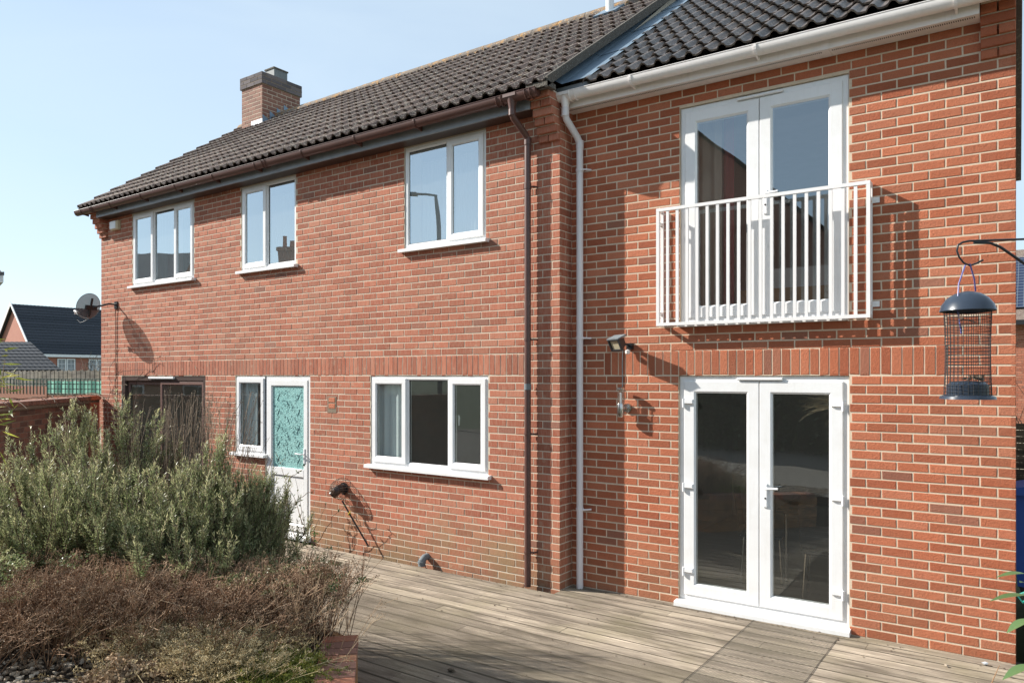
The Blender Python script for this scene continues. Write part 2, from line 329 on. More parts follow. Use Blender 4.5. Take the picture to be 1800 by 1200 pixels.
M['purple'] = simple('blue violet wire', (.10,.10,.30), .4)
M['blue'] = simple('blue bin plastic', (.02,.08,.32), .4)
M['hose'] = simple('turquoise hose', (.01,.25,.20), .35)
M['greenpaint'] = simple('dark green paint', (.010,.045,.035), .6)
M['turq'] = simple('turquoise sheeting', (.16,.42,.32), .7, 0, .4, 3)
M['rust'] = simple('rusty wire', (.16,.10,.07), .7, .3, .3, 30)
M['dish'] = None
n = NT('perforated dish mesh'); n.fin((.10,.10,.11), .5); tr = n.N.new('ShaderNodeBsdfTransparent'); mx = n.N.new('ShaderNodeMixShader'); mx.inputs[0].default_value = .16
n.t.links.new(n.b.outputs[0], mx.inputs[1]); n.t.links.new(tr.outputs[0], mx.inputs[2]); n.t.links.new(mx.outputs[0], n.N['Material Output'].inputs[0]); M['dish'] = n.m
n = NT('solar cells'); M['solar'] = n.fin((.02,.035,.09), .15, .3)

M['leafbig'] = leafmat('laurel leaves', [(0, (.03,.07,.025)), (1, (.09,.15,.055))], .3, .12)
M['strawD'] = simple('tan grass', (.34,.19,.10), .7)
M['paneFar'] = simple('far window pane', (.22,.25,.28), .12)
n = NT('far brick'); M['brickFar'] = n.fin(n.mix(n.noise(2,5), (.36,.14,.10), (.44,.20,.14)), .9)
# ------------------------------------------------------------------ projection (only to pick which pieces show largest)
def px(p):
    x, y, z = p; a = R_(YAW); r = x*math.cos(a)+y*math.sin(a); d = -x*math.sin(a)+y*math.cos(a)
    if d < .1: return (-9999, -9999, 9999)
    return (900+1305*r/d, 661-1305*(z-2.095)/d, d)
def inview(p, m=20):
    q = px(p); return q[2] < 9000 and -m < q[0] < 1800+m and -m < q[1] < 1200+m

# ------------------------------------------------------------------ brickwork
BV = {}
def brick_variants(kind, b, depth):
    if kind in BV: return BV[kind]
    out = []
    for i in range(6):
        r = random.Random(100+i); m = MB(); m.bbox(-.5, .5, 0, depth, -.5, .5, .0)
        v = []
        for k, (x, y, z) in enumerate(m.v):
            if k >= 8:   # front ring: pulled in for the arris
                x = math.copysign(.5-b*(.6+r.random()*.9)/.215, x); z = math.copysign(.5-b*(.6+r.random()*.9)/.065, z); y = -r.random()*.0012
            elif k >= 4: y = b*.8; z += (r.random()-.5)*.055; x += (r.random()-.5)*.014
            v.append((x, y, z))
        out.append((v, list(m.f)))
    BV[kind] = out; return out
def lay_bricks(parent, part_name, bricks, mat, fr, facing='y', kind='std', b=.003, depth=.03, limit=300, minpx=10):
    """bricks: list of (cx, y_front, cz, length, height[, rot]) in frame coordinates, faces look to -y (or +x when facing='x')"""
    var = brick_variants(kind, b, depth); mes = []
    for i, (v, f) in enumerate(var):
        me = bpy.data.meshes.new(part_name); me.from_pydata(v, [], f); me.materials.append(mat); me.update(); mes.append(me)
    base = BASE[parent.name]; rated = []
    for bk in bricks:
        p = fr @ Vector((bk[0], bk[1], bk[2])); q = px(p)
        s = 1305*bk[3]/q[2] if inview(p, 5) else 0
        rated.append(s)
    order = sorted(range(len(bricks)), key=lambda i: -rated[i]); top = set(i for i in order[:limit] if rated[i] >= minpx)
    rv = []; rf = []; rt = []
    rotz = {'y': 0, 'x': math.pi/2, '-x': -math.pi/2}[facing]
    for i, (cx, y, cz, l, h) in enumerate(bricks):
        k = random.randrange(6); hue, val, br = random.random(), random.random(), random.random()
        dy = (random.random()-.5)*.002; sz = (random.random()-.5)*.0024
        if i in top:
            o = bpy.data.objects.new(part_name, mes[k]); link(o); o.parent = parent; BASE[o.name] = base
            o.location = Vector((cx, y+dy, cz+sz))-base; o.rotation_euler = (0, (random.random()-.5)*.006, rotz); o.scale = (l, 1, h); o.color = (hue, val, br, 1)
        else:
            V = np.array(var[k][0])*np.array((l, 1, h))
            if rotz: c, s = math.cos(rotz), math.sin(rotz); V = np.stack([V[:,0]*c-V[:,1]*s, V[:,0]*s+V[:,1]*c, V[:,2]], 1)
            V = V+np.array((cx, y+dy, cz+sz)); n0 = sum(len(a) for a in rv); rv.append(V); rf.append(np.array(var[k][1], dtype=np.int32)+n0) if all(len(f) == 4 for f in var[k][1]) else None
            rt.append(np.tile([hue, val, br], (len(V), 1)))
    if rv:
        o = np_mesh('brickwork', np.concatenate(rv), np.concatenate(rf), mat, parent, np.concatenate(rt)); o['kind'] = 'stuff'
def courses(x0, x1, z0, z1, y, openings, pitch, ch=.075, phase=0., j=.010):
    """running bond with cut bricks round the openings"""
    out = []; z = z0; row = 0
    while z+ch*.6 < z1:
        cz = z+ch/2; h = min(ch-j, z1-z-j*.5); off = (0 if row % 2 == 0 else pitch/2)+phase
        iv = [(x0, x1)]
        for (a, b_, c, d_) in openings:
            if c < cz < d_: iv = [t for (p, q) in iv for t in ((p, min(q, a-.004)), (max(p, b_+.004), q)) if t[1]-t[0] > .02]
        for (p, q) in iv:
            k = math.floor((p-x0-off)/pitch)
            while True:
                a = x0+off+k*pitch; b_ = a+pitch
                if a >= q: break
                s, e = max(a, p), min(b_, q)
                if s > p+1e-6: s += j/2
                if e < q-1e-6: e -= j/2
                if e-s > .025: out.append(((s+e)/2, y, z+j/2+h/2, e-s, h))
                k += 1
        z += ch; row += 1
    return out
def soldiers(x0, x1, z0, z1, y, pitch=.075):
    n = round((x1-x0)/pitch); w = (x1-x0)/n
    return [(x0+(i+.5)*w, y, (z0+z1)/2, w-.010, z1-z0-.008) for i in range(n)]
def wall_mesh(x0, x1, z0, z1, y, back, openings, rv=.10):
    """mortar face with real openings and reveals"""
    m = MB(); xs = sorted({x0, x1, *[o[0] for o in openings], *[o[1] for o in openings]}); zs = sorted({z0, z1, *[max(z0, o[2]) for o in openings], *[min(z1, o[3]) for o in openings]})
    for a, b in zip(xs, xs[1:]):
        for c, d in zip(zs, zs[1:]):
            mx, mz = (a+b)/2, (c+d)/2
            if any(o[0] < mx < o[1] and o[2] < mz < o[3] for o in openings): continue
            m.quad((a,y,c),(b,y,c),(b,y,d),(a,y,d)); m.quad((a,y+.28,c),(a,y+.28,d),(b,y+.28,d),(b,y+.28,c))
    for (a, b, c, d) in openings:
        c = max(c, z0); d = min(d, z1)
        m.quad((a,y,c),(a,y,d),(a,y+.28,d),(a,y+.28,c)); m.quad((b,y,d),(b,y,c),(b,y+.28,c),(b,y+.28,d))
        m.quad((a,y,d),(b,y,d),(b,y+.28,d),(a,y+.28,d)); m.quad((a,y,c),(a,y+.28,c),(b,y+.28,c),(b,y,c))
    return m

# ------------------------------------------------------------------ windows
def profile(y, w, lip=.012, dep=.055): return [(0, y+dep), (0, y+.004), (.004, y), (w-lip-.003, y), (w-lip, y+.003), (w, y+lip), (w, y+dep)]
def window(house, fr, x0, x1, z0, z1, yw, divs, opening, glass, sill=True, handle=None, label=None, fw=.050, matk='upvc'):
    """divs: interior mullion centres; opening: True for an opening light"""
    y = yw+.012; mt = M[matk]
    m = MB(); m.ring(x0+.003, x1-.003, z0+.003, z1-.003, profile(y, fw))
    for d in divs: m.bbox(d-.024, d+.024, y+.001, y+.055, z0+fw, z1-fw, .004)
    w = m.build('window', mt, house)
    if label: w['label'] = label
    edges = [x0+fw-.004]+[d for d in divs]+[x1-fw+.004]
    for i, op in enumerate(opening):
        a = edges[i]+(.020 if i else 0); b = edges[i+1]-(.020 if i < len(opening)-1 else 0); c, d = z0+fw-.004, z1-fw+.004
        if op:
            s = MB(); s.ring(a-.014, b+.014, c-.014, d+.014, profile(y-.018, .070)); s.build('sash', mt, w); g = .057
        else: g = .012
        ga, gb, gc, gd = a+g, b-g, c+g, d-g; yy = y+(.004 if op else .02)
        MB().ring(ga-.010, gb+.010, gc-.010, gd+.010, [(0, yy+.006), (0, yy-.0025), (.0125, yy-.0005), (.0125, yy+.008)]).build('gasket', M['gasket'], w)
        MB().quad((ga,yy,gc),(gb,yy,gc),(gb,yy,gd),(ga,yy,gd)).build('pane', glass, w)
    if sill:
        MB().prism([(y-.078, z0-.042), (y-.078, z0-.012), (y-.068, z0-.005), (y+.05, z0+.006), (y+.05, z0-.042)], 'x', x0-.045, x1+.045).build('sill', mt, w)
        for xx in (x0-.0445, x1+.0445): pass
    if handle:
        hx, hz = handle; MB().tube([(hx, y+.045, hz+.05), (hx, y+.055, hz+.02), (hx-.004, y+.055, hz-.06)], [.010, .012, .008], 8).build('handle', M['chrome'], w, smooth=True)
    return w

# ================================================================== LEFT WING
house = thing('brick_house', 'long red brick house wing with brown gutter, brick chimney and lichened roof', 'house', (-8.3, DL, 0))
LX0, LX1 = -12.884, -3.824
LW = dict(A=(-11.87,-10.132,3.54,4.695), B=(-8.983,-7.818,3.54,4.695), C=(-5.902,-4.735,3.54,4.695), S=(-12.209,-9.842,-.2,2.10), SW=(-9.114,-8.454,1.05,2.10), DO=(-8.454,-7.539,-.2,2.10), D=(-6.454,-4.705,1.06,2.10))
opL = list(LW.values())
ST = .0028
mw = wall_mesh(LX0, LX1, -.3, 4.86, DL+ST, 0, opL)
# gable ends, back wall, floors inside the wing
mw.quad((LX1,DL+ST,-.3),(LX1,12,-.3),(LX1,12,4.86),(LX1,DL+ST,4.86)); mw.quad((LX0,12,-.3),(LX0,DL+ST,-.3),(LX0,DL+ST,4.86),(LX0,12,4.86))
mw.add([(LX0,DL,4.86),(LX0,12,4.86),(LX0,9.0,6.98)], [(0,2,1)]); mw.add([(LX1,DL,4.86),(LX1,12,4.86),(LX1,9.0,6.98)], [(0,1,2)])
mw.quad((LX1,12,-.3),(LX0,12,-.3),(LX0,12,4.86),(LX1,12,4.86))
wallL = mw.build('wall', M['mortarL'], house)
PL = .2215
bl = courses(LX0, LX1, 0-.075, 4.86, DL, opL+[(-12.45, -4.25, 2.10, 2.325)], PL)
bl = [b for b in bl if not (-.075 <= b[2] < -.03 and False)]
bl += soldiers(-12.45, -4.25, 2.10, 2.325, DL, .0735)
lay_bricks(wallL, 'brick', bl, M['brickL'], FL)
# return face of the corner pier (looks to +x)
ret = []
for i in range(66):
    z = -.075+i*.075; cz = z+.0375
    L_ = [(.004, .106), (.116, .325)] if i % 2 else [(.004, .218), (.228, .325)]
    for a, b in L_: ret.append((LX1+ST, DL+(a+b)/2, cz, b-a, .065))
lay_bricks(wallL, 'brick', ret, M['brickL'], FL, facing='x')
# corbels at both ends
def corbel(parent, x0, x1, zb, n, step, y, mat, fr):
    for i in range(n):
        z = zb+i*.075; p = step*(i+1); w = x1-x0
        parts = [(x0, x1)] if i % 2 else [(x0, x0+w*.48), (x0+w*.48+.010, x1)]
        for a, b in parts:
            o = MB().bbox(a, b, y-p, y+.01, z+.005, z+.070, .004).build('brick', mat, parent); o.color = (random.random(), random.random(), .1, 1)
        MB().box(x0+.003, x1-.003, y-(p-step)+.004, y+.01, z-.004, z+.0049).build('mortar_bed', M['mortarL'], parent)
cb = MB().box(LX1-.22, LX1-.002, DL-.20, DL-.005, 4.79, 4.86).build('corbel', M['mortarL'], house)
corbel(cb, LX1-.225, LX1, 4.40, 6, .036, DL, M['brickL'], FL)
cb = MB().box(LX0+.002, LX0+.22, DL-.20, DL-.005, 4.79, 4.86).build('corbel', M['mortarL'], house)
corbel(cb, LX0, LX0+.225, 4.40, 6, .036, DL, M['brickL'], FL)
# fascia, soffit
MB().box(LX0+.226, LX1-.226, 6.008, 6.03, 4.70, 4.86).build('fascia', M['fascia'], house)
MB().box(LX0+.226, LX1-.226, 6.031, DL+.02, 4.700, 4.712).build('soffit', M['brown_frame'], house)
# gutter
def gutter(house, x0, x1, yc, zr, r, mat, fr, brackets, unions, fasc_y):
    m = MB(); n = 12; P = []
    for rr in (r, r-.004):
        P.append([(yc-rr*math.cos(math.pi*k/n), zr-rr*1.35*math.sin(math.pi*k/n)) for k in range(n+1)])
    prof = P[0]+P[1][::-1]; base = len(m.v); N = len(prof)
    for x in (x0, x1): m.v += [(x, a, b) for a, b in prof]
    for i in range(N): m.f.append((base+i, base+(i+1) % N, base+N+(i+1) % N, base+N+i))
    for x in (x0, x1): m.add([(x, a, b) for a, b in P[0]], [tuple(range(n+1))])
    # rolled rim
    m.tube([(x0, yc-r, zr), (x1, yc-r, zr)], .0045, 6)
    g = m.build('gutter', mat, house, smooth=True)
    for bx in brackets:
        b = MB(); q = []
        for k in range(n+1):
            t = math.pi*k/n; q.append((bx, yc-(r+.004)*math.cos(t), zr-(r+.004)*1.35*math.sin(t)))
        for (p0, p1) in zip(q, q[1:]): b.obox(((p0[0]), (p0[1]+p1[1])/2, (p0[2]+p1[2])/2), (.011,0,0), (0,(p1[1]-p0[1])/2*1.05,(p1[2]-p0[2])/2*1.05), Vector((0, (p0[1]+p1[1])/2-yc, (p0[2]+p1[2])/2-zr)).normalized()*.003)
        b.prism([(fasc_y, zr-.005), (fasc_y, zr-.095), (yc+.0, zr-r*1.35-.004), (yc+r*.7, zr-r*.95)], 'x', bx-.009, bx+.009)
        b.build('bracket', mat, g)
    for ux in unions:
        b = MB(); prof = [(yc-(r+.007)*math.cos(math.pi*k/n), zr-(r+.007)*1.35*math.sin(math.pi*k/n)) for k in range(n+1)]
        for dx in (-.030, .030):
            q = [(ux+dx, a, c) for a, c in prof]; b.tube(q, .0055, 6)
        b.build('union', mat, g, smooth=True)
    return g
gL = gutter(house, -13.12, -3.90, 5.925, 4.842, .056, M['brown'], FL, [-12.9+i*.93 for i in range(10) if i not in (9,)], [-12.55, -8.05, -4.33, -3.99], 6.008)
def outlet(g, x, yc, zr, r, mat, path, rr):
    m = MB(); m.lathe((x, yc, zr-r-.06), [(.034, -.02), (.036, .0), (.05, .06), (.055, .085)], 18); m.box(x-.075, x+.075, yc-r-.004, yc-r+.0, zr-.03, zr+.003)
    m.build('outlet', mat, g, smooth=True)
# brown downpipe with swan neck
dp = MB().tube([(-4.20,5.925,4.75),(-4.20,5.925,4.66),(-4.197,5.94,4.625),(-4.165,6.10,4.50),(-4.159,6.135,4.45),(-4.159,6.135,4.38),(-4.159,6.135,.0)], .033, 16).build('downpipe', M['brown'], house, smooth=True)
outlet(gL, -4.20, 5.925, 4.842, .056, M['brown'], None, .033)
for a, b in (((-4.20,5.925,4.70),(-4.20,5.925,4.64)), ((-4.159,6.135,4.47),(-4.159,6.135,4.40)), ((-4.159,6.135,4.02),(-4.159,6.135,3.96)), ((-4.159,6.135,2.02),(-4.159,6.135,1.96))):
    MB().tube([a, b], .0375, 16).build('socket', M['brown'] if a[2] != 2.02 else M['grey'], dp, smooth=True)
for z in (3.98, 2.46, 1.52, .34):
    MB().tube([(-4.159,6.135,z+.012),(-4.159,6.135,z-.012)], .038, 16).tube([(-4.10,6.15,z),(-4.085,6.185,z),(-4.085,6.197,z)], .010, 6).tube([(-4.13,6.145,z),(-4.10,6.15,z)], .009, 6).build('clip', M['brown'], dp, smooth=True)
# ---- tiles
TG = .325; PHI = math.atan(.70)
def tile_template(seed, w=.300, lng=.405):
    r = random.Random(seed); V = []; F = []; us = []
    for roll in (0, 1):
        for k in range(7): us.append(roll*.15+.150*k/7)
    us.append(.306)
    def h(u):
        q = (u % .15)/.15; return .040*math.sin(math.pi*(q/.58))**.8 if q < .58 else .0
    hs = [h(u) for u in us[:-1]]+[.012]; N = len(us); chip = [(r.random()-.5)*.006 for _ in us]
    rows = [(chip, -.016, .036), (chip, 0., .036), ([lng]*N, 0., .0)]
    for yy, dz, lift in rows:
        for i, u in enumerate(us): V.append((u-.15, yy[i], hs[i]*(1 if True else 0)+dz+lift))
    for a in (0, 1):
        for i in range(N-1): F.append((a*N+i, a*N+i+1, (a+1)*N+i+1, (a+1)*N+i))
    return V, F
TV = [tile_template(i) for i in range(6)]
def tile_roof(house, fr, x0, x1, y0, z0, ylen, mat, limit, slopex=None):
    """tiles on the plane z = z0 + .7*(y-y0); x0..x1 along the eaves"""
    # base sheet under the tiles = the roof part
    m = MB(); yr = y0+ylen; zr = z0+.7*ylen; m.quad((x0,y0,z0-.02),(x1,y0,z0-.02),(x1,yr,zr-.02),(x0,yr,zr-.02)); m.quad((x0,yr,zr-.02),(x1,yr,zr-.02),(x1,2*yr-y0,z0-.02),(x0,2*yr-y0,z0-.02))
    m.quad((x0,y0,z0-.04),(x0,yr,zr-.04),(x1,yr,zr-.04),(x1,y0,z0-.04))
    roof = m.build('roof', mat, house)
    mes = []
    for V, F in TV:
        me = bpy.data.meshes.new('roof_tile'); me.from_pydata(V, [], F); me.materials.append(mat); me.polygons.foreach_set('use_smooth', [True]*len(me.polygons)); me.set_sharp_from_angle(angle=R_(50)); me.update(); mes.append(me)
    base = BASE[roof.name]; L = ylen/math.cos(PHI); cells = []
    nx = round((x1-x0)/.300); wx = (x1-x0)/nx
    for r in range(int(L/TG)+1):
        s = r*TG
        for c in range(nx):
            x = x0+(c+.5)*wx; y = y0+s*math.cos(PHI); z = z0+s*math.sin(PHI); 
            if s+.1 > L: continue
            cells.append((x, y, z))
    rate = [1305*.3/px(fr @ Vector(c))[2] if inview(fr @ Vector(c), 15) else 0 for c in cells]
    top = set(sorted(range(len(cells)), key=lambda i: -rate[i])[:limit]); rv = []; rf = []; rt = []; Rm = np.array(Matrix.Rotation(PHI, 3, 'X'))
    for i, (x, y, z) in enumerate(cells):
        k = random.randrange(6); hue = random.random(); jx = (random.random()-.5)*.005; jr = (random.random()-.5)*.012; jz = random.random()*.003
        if i in top and rate[i] >= 10:
            o = bpy.data.objects.new('tile', mes[k]); link(o); o.parent = roof; BASE[o.name] = base; o.location = Vector((x+jx, y, z+jz))-base
            o.rotation_euler = (PHI+(random.random()-.5)*.012, 0, 0); o.scale = (wx/.300, 1, 1); o.color = (hue, random.random(), 0, 1)
        else:
            V = np.array(TV[k][0])*np.array((wx/.300, 1, 1)); V = V @ Rm.T+np.array((x+jx, y, z+jz)); n0 = sum(len(a) for a in rv); rv.append(V); rf.append(np.array(TV[k][1])+n0); rt.append(np.tile([hue, .5, 0], (len(V), 1)))
    if rv: o = np_mesh('tiling', np.concatenate(rv), np.concatenate(rf), mat, roof, np.concatenate(rt)); o['kind'] = 'stuff'
    return roof
roofL = tile_roof(house, FL, -13.02, -3.80, 5.905, 4.860, 3.095, M['tileL'], 300)
# ridge tiles
def ridge(roof, fr, x0, x1, y, z, mat, n):
    w = (x1-x0)/n
    for i in range(n):
        a = x0+i*w; b = a+w-.006; j = (random.random()-.5)*.008; P = []
        for rr, dz in ((.125, 0), (.110, 0)): P.append([(y-rr*math.sin(t), z-.085+j+rr*math.cos(t)) for t in [R_(q) for q in (-100, -70, -40, -15, 15, 40, 70, 100)]])
        MB().prism(P[0], 'x', a, b).build('ridge_tile', mat, roof, smooth=False)
ridge(roofL, FL, -13.0, -3.76, 9.0, 7.085, M['ridge'], 21)
MB().prism([(5.90,4.825),(5.90,4.925),(9.0,7.095),(9.0,6.985)], 'x', -3.805, -3.775).build('verge', M['cement'], roofL)
MB().prism([(5.90,4.80),(5.90,4.90),(9.0,7.07),(9.0,6.98)], 'x', -13.04, -13.01).build('verge', M['fascia'], roofL)
MB().box(-4.02, -3.775, 5.895, 6.05, 4.835, 4.885).build('mortar_fillet', M['cement'], roofL)
# white flue terminal by the ridge
MB().lathe((-4.62, 8.75, 6.9), [(.055, -.1), (.055, .52), (.075, .53), (.075, .62), (.0, .63)], 14).build('flue_terminal', M['upvc'], roofL, smooth=True)
MB().obox((-4.62,8.72,6.90),(.16,0,0),(0,.14,.098),(0,-.008,.012)).build('flashing', M['lead'], roofL)
# ---- chimney
CX0, CX1, CY0, CY1, CZ1 = -12.44, -11.81, 8.6, 9.47, 7.55
chm = MB().box(CX0+ST, CX1-ST, CY0+ST, CY1-ST, 6.3, CZ1+.22).build('chimney', M['mortarL'], house)
def stack(chm, x0, x1, y0, y1, z0, z1, mat, proud=0):
    fx = []; fy = []; n = round((z1-z0)/.075)
    fx = courses(x0-proud, x1+proud, z0, z1, y0-proud, [], .2215); fy = [(x1+proud, y, z, l, h) for (y, _, z, l, h) in courses(y0-proud, y1+proud, z0, z1, 0, [], .2215, phase=.11)]
    fb = [(x0-proud, y, z, l, h) for (y, _, z, l, h) in courses(y0-proud, y1+proud, z0, z1, 0, [], .2215, phase=.11)]
    lay_bricks(chm, 'brick', fx, mat, FL, 'y'); lay_bricks(chm, 'brick', fy, mat, FL, 'x'); lay_bricks(chm, 'brick', fb, mat, FL, '-x', limit=0)
stack(chm, CX0, CX1, CY0, CY1, 6.35, 7.55, M['brickC'])
MB().box(CX0-.022, CX1+.022, CY0-.022, CY1+.022, 7.553, 7.768).build('cap', M['mortarD'], chm)
stack(chm, CX0, CX1, CY0, CY1, 7.55, 7.775, M['brickB'], .025)
MB().box(-12.33, -12.06, 9.05, 9.36, 7.77, 8.05).build('flue_block', M['grey'], chm)
MB().box(-12.345, -12.045, 9.035, 9.375, 8.05, 8.075).build('flue_slab', M['cement'], chm)
fl = MB().box(CX0+.30, CX1+.004, CY0-.006, CY0-.001, 6.70, 6.90)
fl.build('flashing', M['lead_bright'], chm)
sf = MB()
for i in range(4):
    y = CY0+i*.16; z = 6.80+i*.105; sf.add([(CX1+.006,y,z-.1),(CX1+.006,y+.17,z-.02),(CX1+.006,y+.17,z+.10),(CX1+.006,y,z+.18)], [(0,1,2,3)])
sf.build('stepped_flashing', M['lead'], chm)

# ---- windows, left wing
window(house, FL, *LW['A'], DL, [-11.25, -10.665], [True, False, True], M['glassU'], label='white three light upstairs window nearest the left corner')
window(house, FL, *LW['B'], DL, [-8.43], [True, False], M['glassU'], label='white two light upstairs window in the middle')
window(house, FL, *LW['C'], DL, [-5.265], [False, True], M['glassU'], label='white two light upstairs window nearest the brown downpipe')
window(house, FL, *LW['D'], DL, [-5.875, -5.245], [True, False, True], M['glassD'], handle=(-5.15, 1.62), label='white three light ground floor window beside the downpipe')
window(house, FL, *LW['SW'], DL, [], [True], M['glassD'], label='narrow white window joined to the garden door')
# garden door with patterned glass
x0, x1 = LW['DO'][:2]; y = DL+.012
door = MB().ring(x0+.003, x1-.003, -.005, 2.097, profile(y, .06)).build('door', M['upvc'], house); door['label'] = 'white garden door with turquoise patterned glass'
leaf = MB(); leaf.ring(x0+.055, x1-.055, .10, 2.045, profile(y-.010, .085)); leaf.bbox(x0+.135, x1-.135, y-.008, y+.04, .80, .90, .004); leaf.bbox(x0+.139, x1-.139, y+.012, y+.04, .18, .80, .02)
leaf.build('door_leaf', M['upvc'], door)
gx0, gx1, gz0, gz1 = x0+.148, x1-.148, .91, 1.95
MB().quad((gx0-.01,y+.012,gz0-.01),(gx1+.01,y+.012,gz0-.01),(gx1+.01,y+.012,gz1+.01),(gx0-.01,y+.012,gz1+.01)).build('patterned_pane', M['frost'], door)
swr = MB()
def curl(cx, cz, s, fl, rr):
    P = []
    for k in range(13):
        t = -1+2*k/12; P.append((cx+fl*s*.5*math.sin(t*2.2)*(.5+.5*abs(t)), y+.0105, cz-s*t)) 
    swr.tube(P, [rr*(1-.75*abs(-1+2*k/12)) for k in range(13)], 5)
W_ = gx1-gx0
for r in range(5):
    for c in range(3):
        cx = gx0+W_*(.17+.33*c); cz = gz1-.13-r*.205-(.10 if c % 2 else 0)
        if gz0+.05 < cz < gz1-.04: curl(cx, cz, .048, 1 if c % 2 else -1, .0048)
rr_ = random.Random(5)
for i in range(330):
    cx = gx0+.02+rr_.random()*(W_-.04); cz = gz0+.02+rr_.random()*(gz1-gz0-.04); a0 = rr_.random()*6.28; rad = .007+.013*rr_.random(); q = []
    for k in range(8): a = a0+k*.62; q.append((cx+rad*(1-k*.07)*math.cos(a), y+.0112, cz+rad*(1-k*.07)*math.sin(a)))
    swr.tube(q, .0014, 4)
swr.build('glass_pattern', M['swirl'], door)
MB().bbox(x1-.125, x1-.098, y-.020, y-.008, .98, 1.17, .003).build('handle_plate', M['chrome'], door)
MB().tube([(x1-.112,y-.014,1.10),(x1-.112,y-.055,1.10),(x1-.13,y-.06,1.10),(x1-.235,y-.06,1.103)], .009, 8).build('handle', M['chrome'], door, smooth=True)
MB().prism([(y-.06,0.0),(y-.06,.035),(y+.05,.09),(y+.05,0.0)], 'x', x0-.02, x1+.02).build('threshold', M['upvc'], door)
# brown sliding door
x0, x1 = LW['S'][:2]
sd = MB().ring(x0+.003, x1-.003, .0, 2.097, profile(y, .085)).build('sliding_door', M['brown_frame'], house)
for i in range(2):
    a = x0+.085+i*1.02+(0 if i == 0 else .02); b = a+1.13; yy = y+.01+.04*(1-i)
    MB().ring(a, b if i == 0 else x1-.082, .08, 2.01, profile(yy, .05, .008, .03)).build('sash', simple('brown aluminium', (.17,.10,.085), .35), sd)
    MB().quad((a+.045,yy+.014,.12),(b-.045 if i == 0 else x1-.12,yy+.014,.12),(b-.045 if i == 0 else x1-.12,yy+.014,1.97),(a+.045,yy+.014,1.97)).build('pane', M['glassD'], sd)
MB().bbox(-11.36, -10.65, y-.035, y-.003, 2.055, 2.085, .004).build('vent_cover', M['upvc'], sd)

# ---- rooms behind the glass (left wing)
def room(house, fr, x0, x1, y0, y1, z0, z1):
    m = MB(); m.quad((x0,y1,z0),(x1,y1,z0),(x1,y1,z1),(x0,y1,z1)); m.quad((x0,y0,z0),(x0,y1,z0),(x0,y1,z1),(x0,y0,z1)); m.quad((x1,y1,z0),(x1,y0,z0),(x1,y0,z1),(x1,y1,z1)); m.quad((x0,y0,z1),(x0,y1,z1),(x1,y1,z1),(x1,y0,z1))
    o = m.build('room', M['room'], house); MB().quad((x0,y0,z0),(x1,y0,z0),(x1,y1,z0),(x0,y1,z0)).build('floor', M['roomfloor'], o)
    m = MB().box(x0-.09, x1+.09, y0, y1, z1+.02, z1+.14).build('ceiling', M['room'], o); return o
yi = DL+.285
rms = [room(house, FL, -12.7, -9.6, yi, 9.6, 2.46, 4.69), room(house, FL, -9.5, -7.2, yi, 9.6, 2.46, 4.69), room(house, FL, -7.1, -4.0, yi, 9.6, 2.46, 4.69),
       room(house, FL, -12.7, -9.4, yi, 9.6, .02, 2.30), room(house, FL, -9.3, -7.2, yi, 9.6, .02, 2.30), room(house, FL, -7.1, -4.0, yi, 9.6, .02, 2.30)]
def curtain(room_, x0, x1, z0, z1, y, mat, name='curtain', amp=.022, wl=.11):
    n = max(8, int((x1-x0)/.012)); V = []; F = []
    for i in range(n+1):
        x = x0+(x1-x0)*i/n; yy = y+amp*math.sin(2*math.pi*x/wl)+.4*amp*math.sin(2*math.pi*x/wl*.37+1)
        for z in (z0, z1): V.append((x, yy, z))
    for i in range(n): F.append((2*i, 2*i+2, 2*i+3, 2*i+1))
    m = MB(); m.add(V, F); m.build(name, mat, room_, smooth=True)
curtain(rms[0], -12.0, -11.35, 3.3, 4.66, yi+.03, M['curtT']); curtain(rms[0], -10.95, -10.62, 3.3, 4.66, yi+.03, M['curtT']); curtain(rms[0], -10.35, -10.0, 3.3, 4.66, yi+.03, M['curtT'])
curtain(rms[1], -9.0, -7.8, 3.3, 4.60, yi+.03, M['blind'], 'net_curtain', .008, .06)
curtain(rms[2], -5.92, -4.7, 3.3, 4.60, yi+.03, M['blind'], 'net_curtain', .008, .06)
curtain(rms[0], -11.9, -10.1, 3.3, 4.62, yi+.10, M['blind'], 'net_curtain', .008, .06)
curtain(rms[5], -6.44, -5.94, 1.06, 2.05, DL+.092, M['curtG'], amp=.010)
curtain(rms[4], -9.10, -8.74, 1.06, 2.05, DL+.09, M['curtG'], 'net_curtain', .006, .05)
bt = thing('bottle', 'small yellow bottle standing inside the narrow window by the garden door', 'bottle', (-8.72, yi-.06, 1.10)); MB().lathe((-8.72, yi-.06, 1.06), [(0,0),(.03,.0),(.032,.12),(.015,.15),(.015,.18),(0,.18)], 12).build('bottle_body', M['yellow'], bt, smooth=True); MB().lathe((-8.72, yi-.06, 1.24), [(.017,0),(.017,.02),(0,.02)], 10).build('cap', M['yellow'], bt)
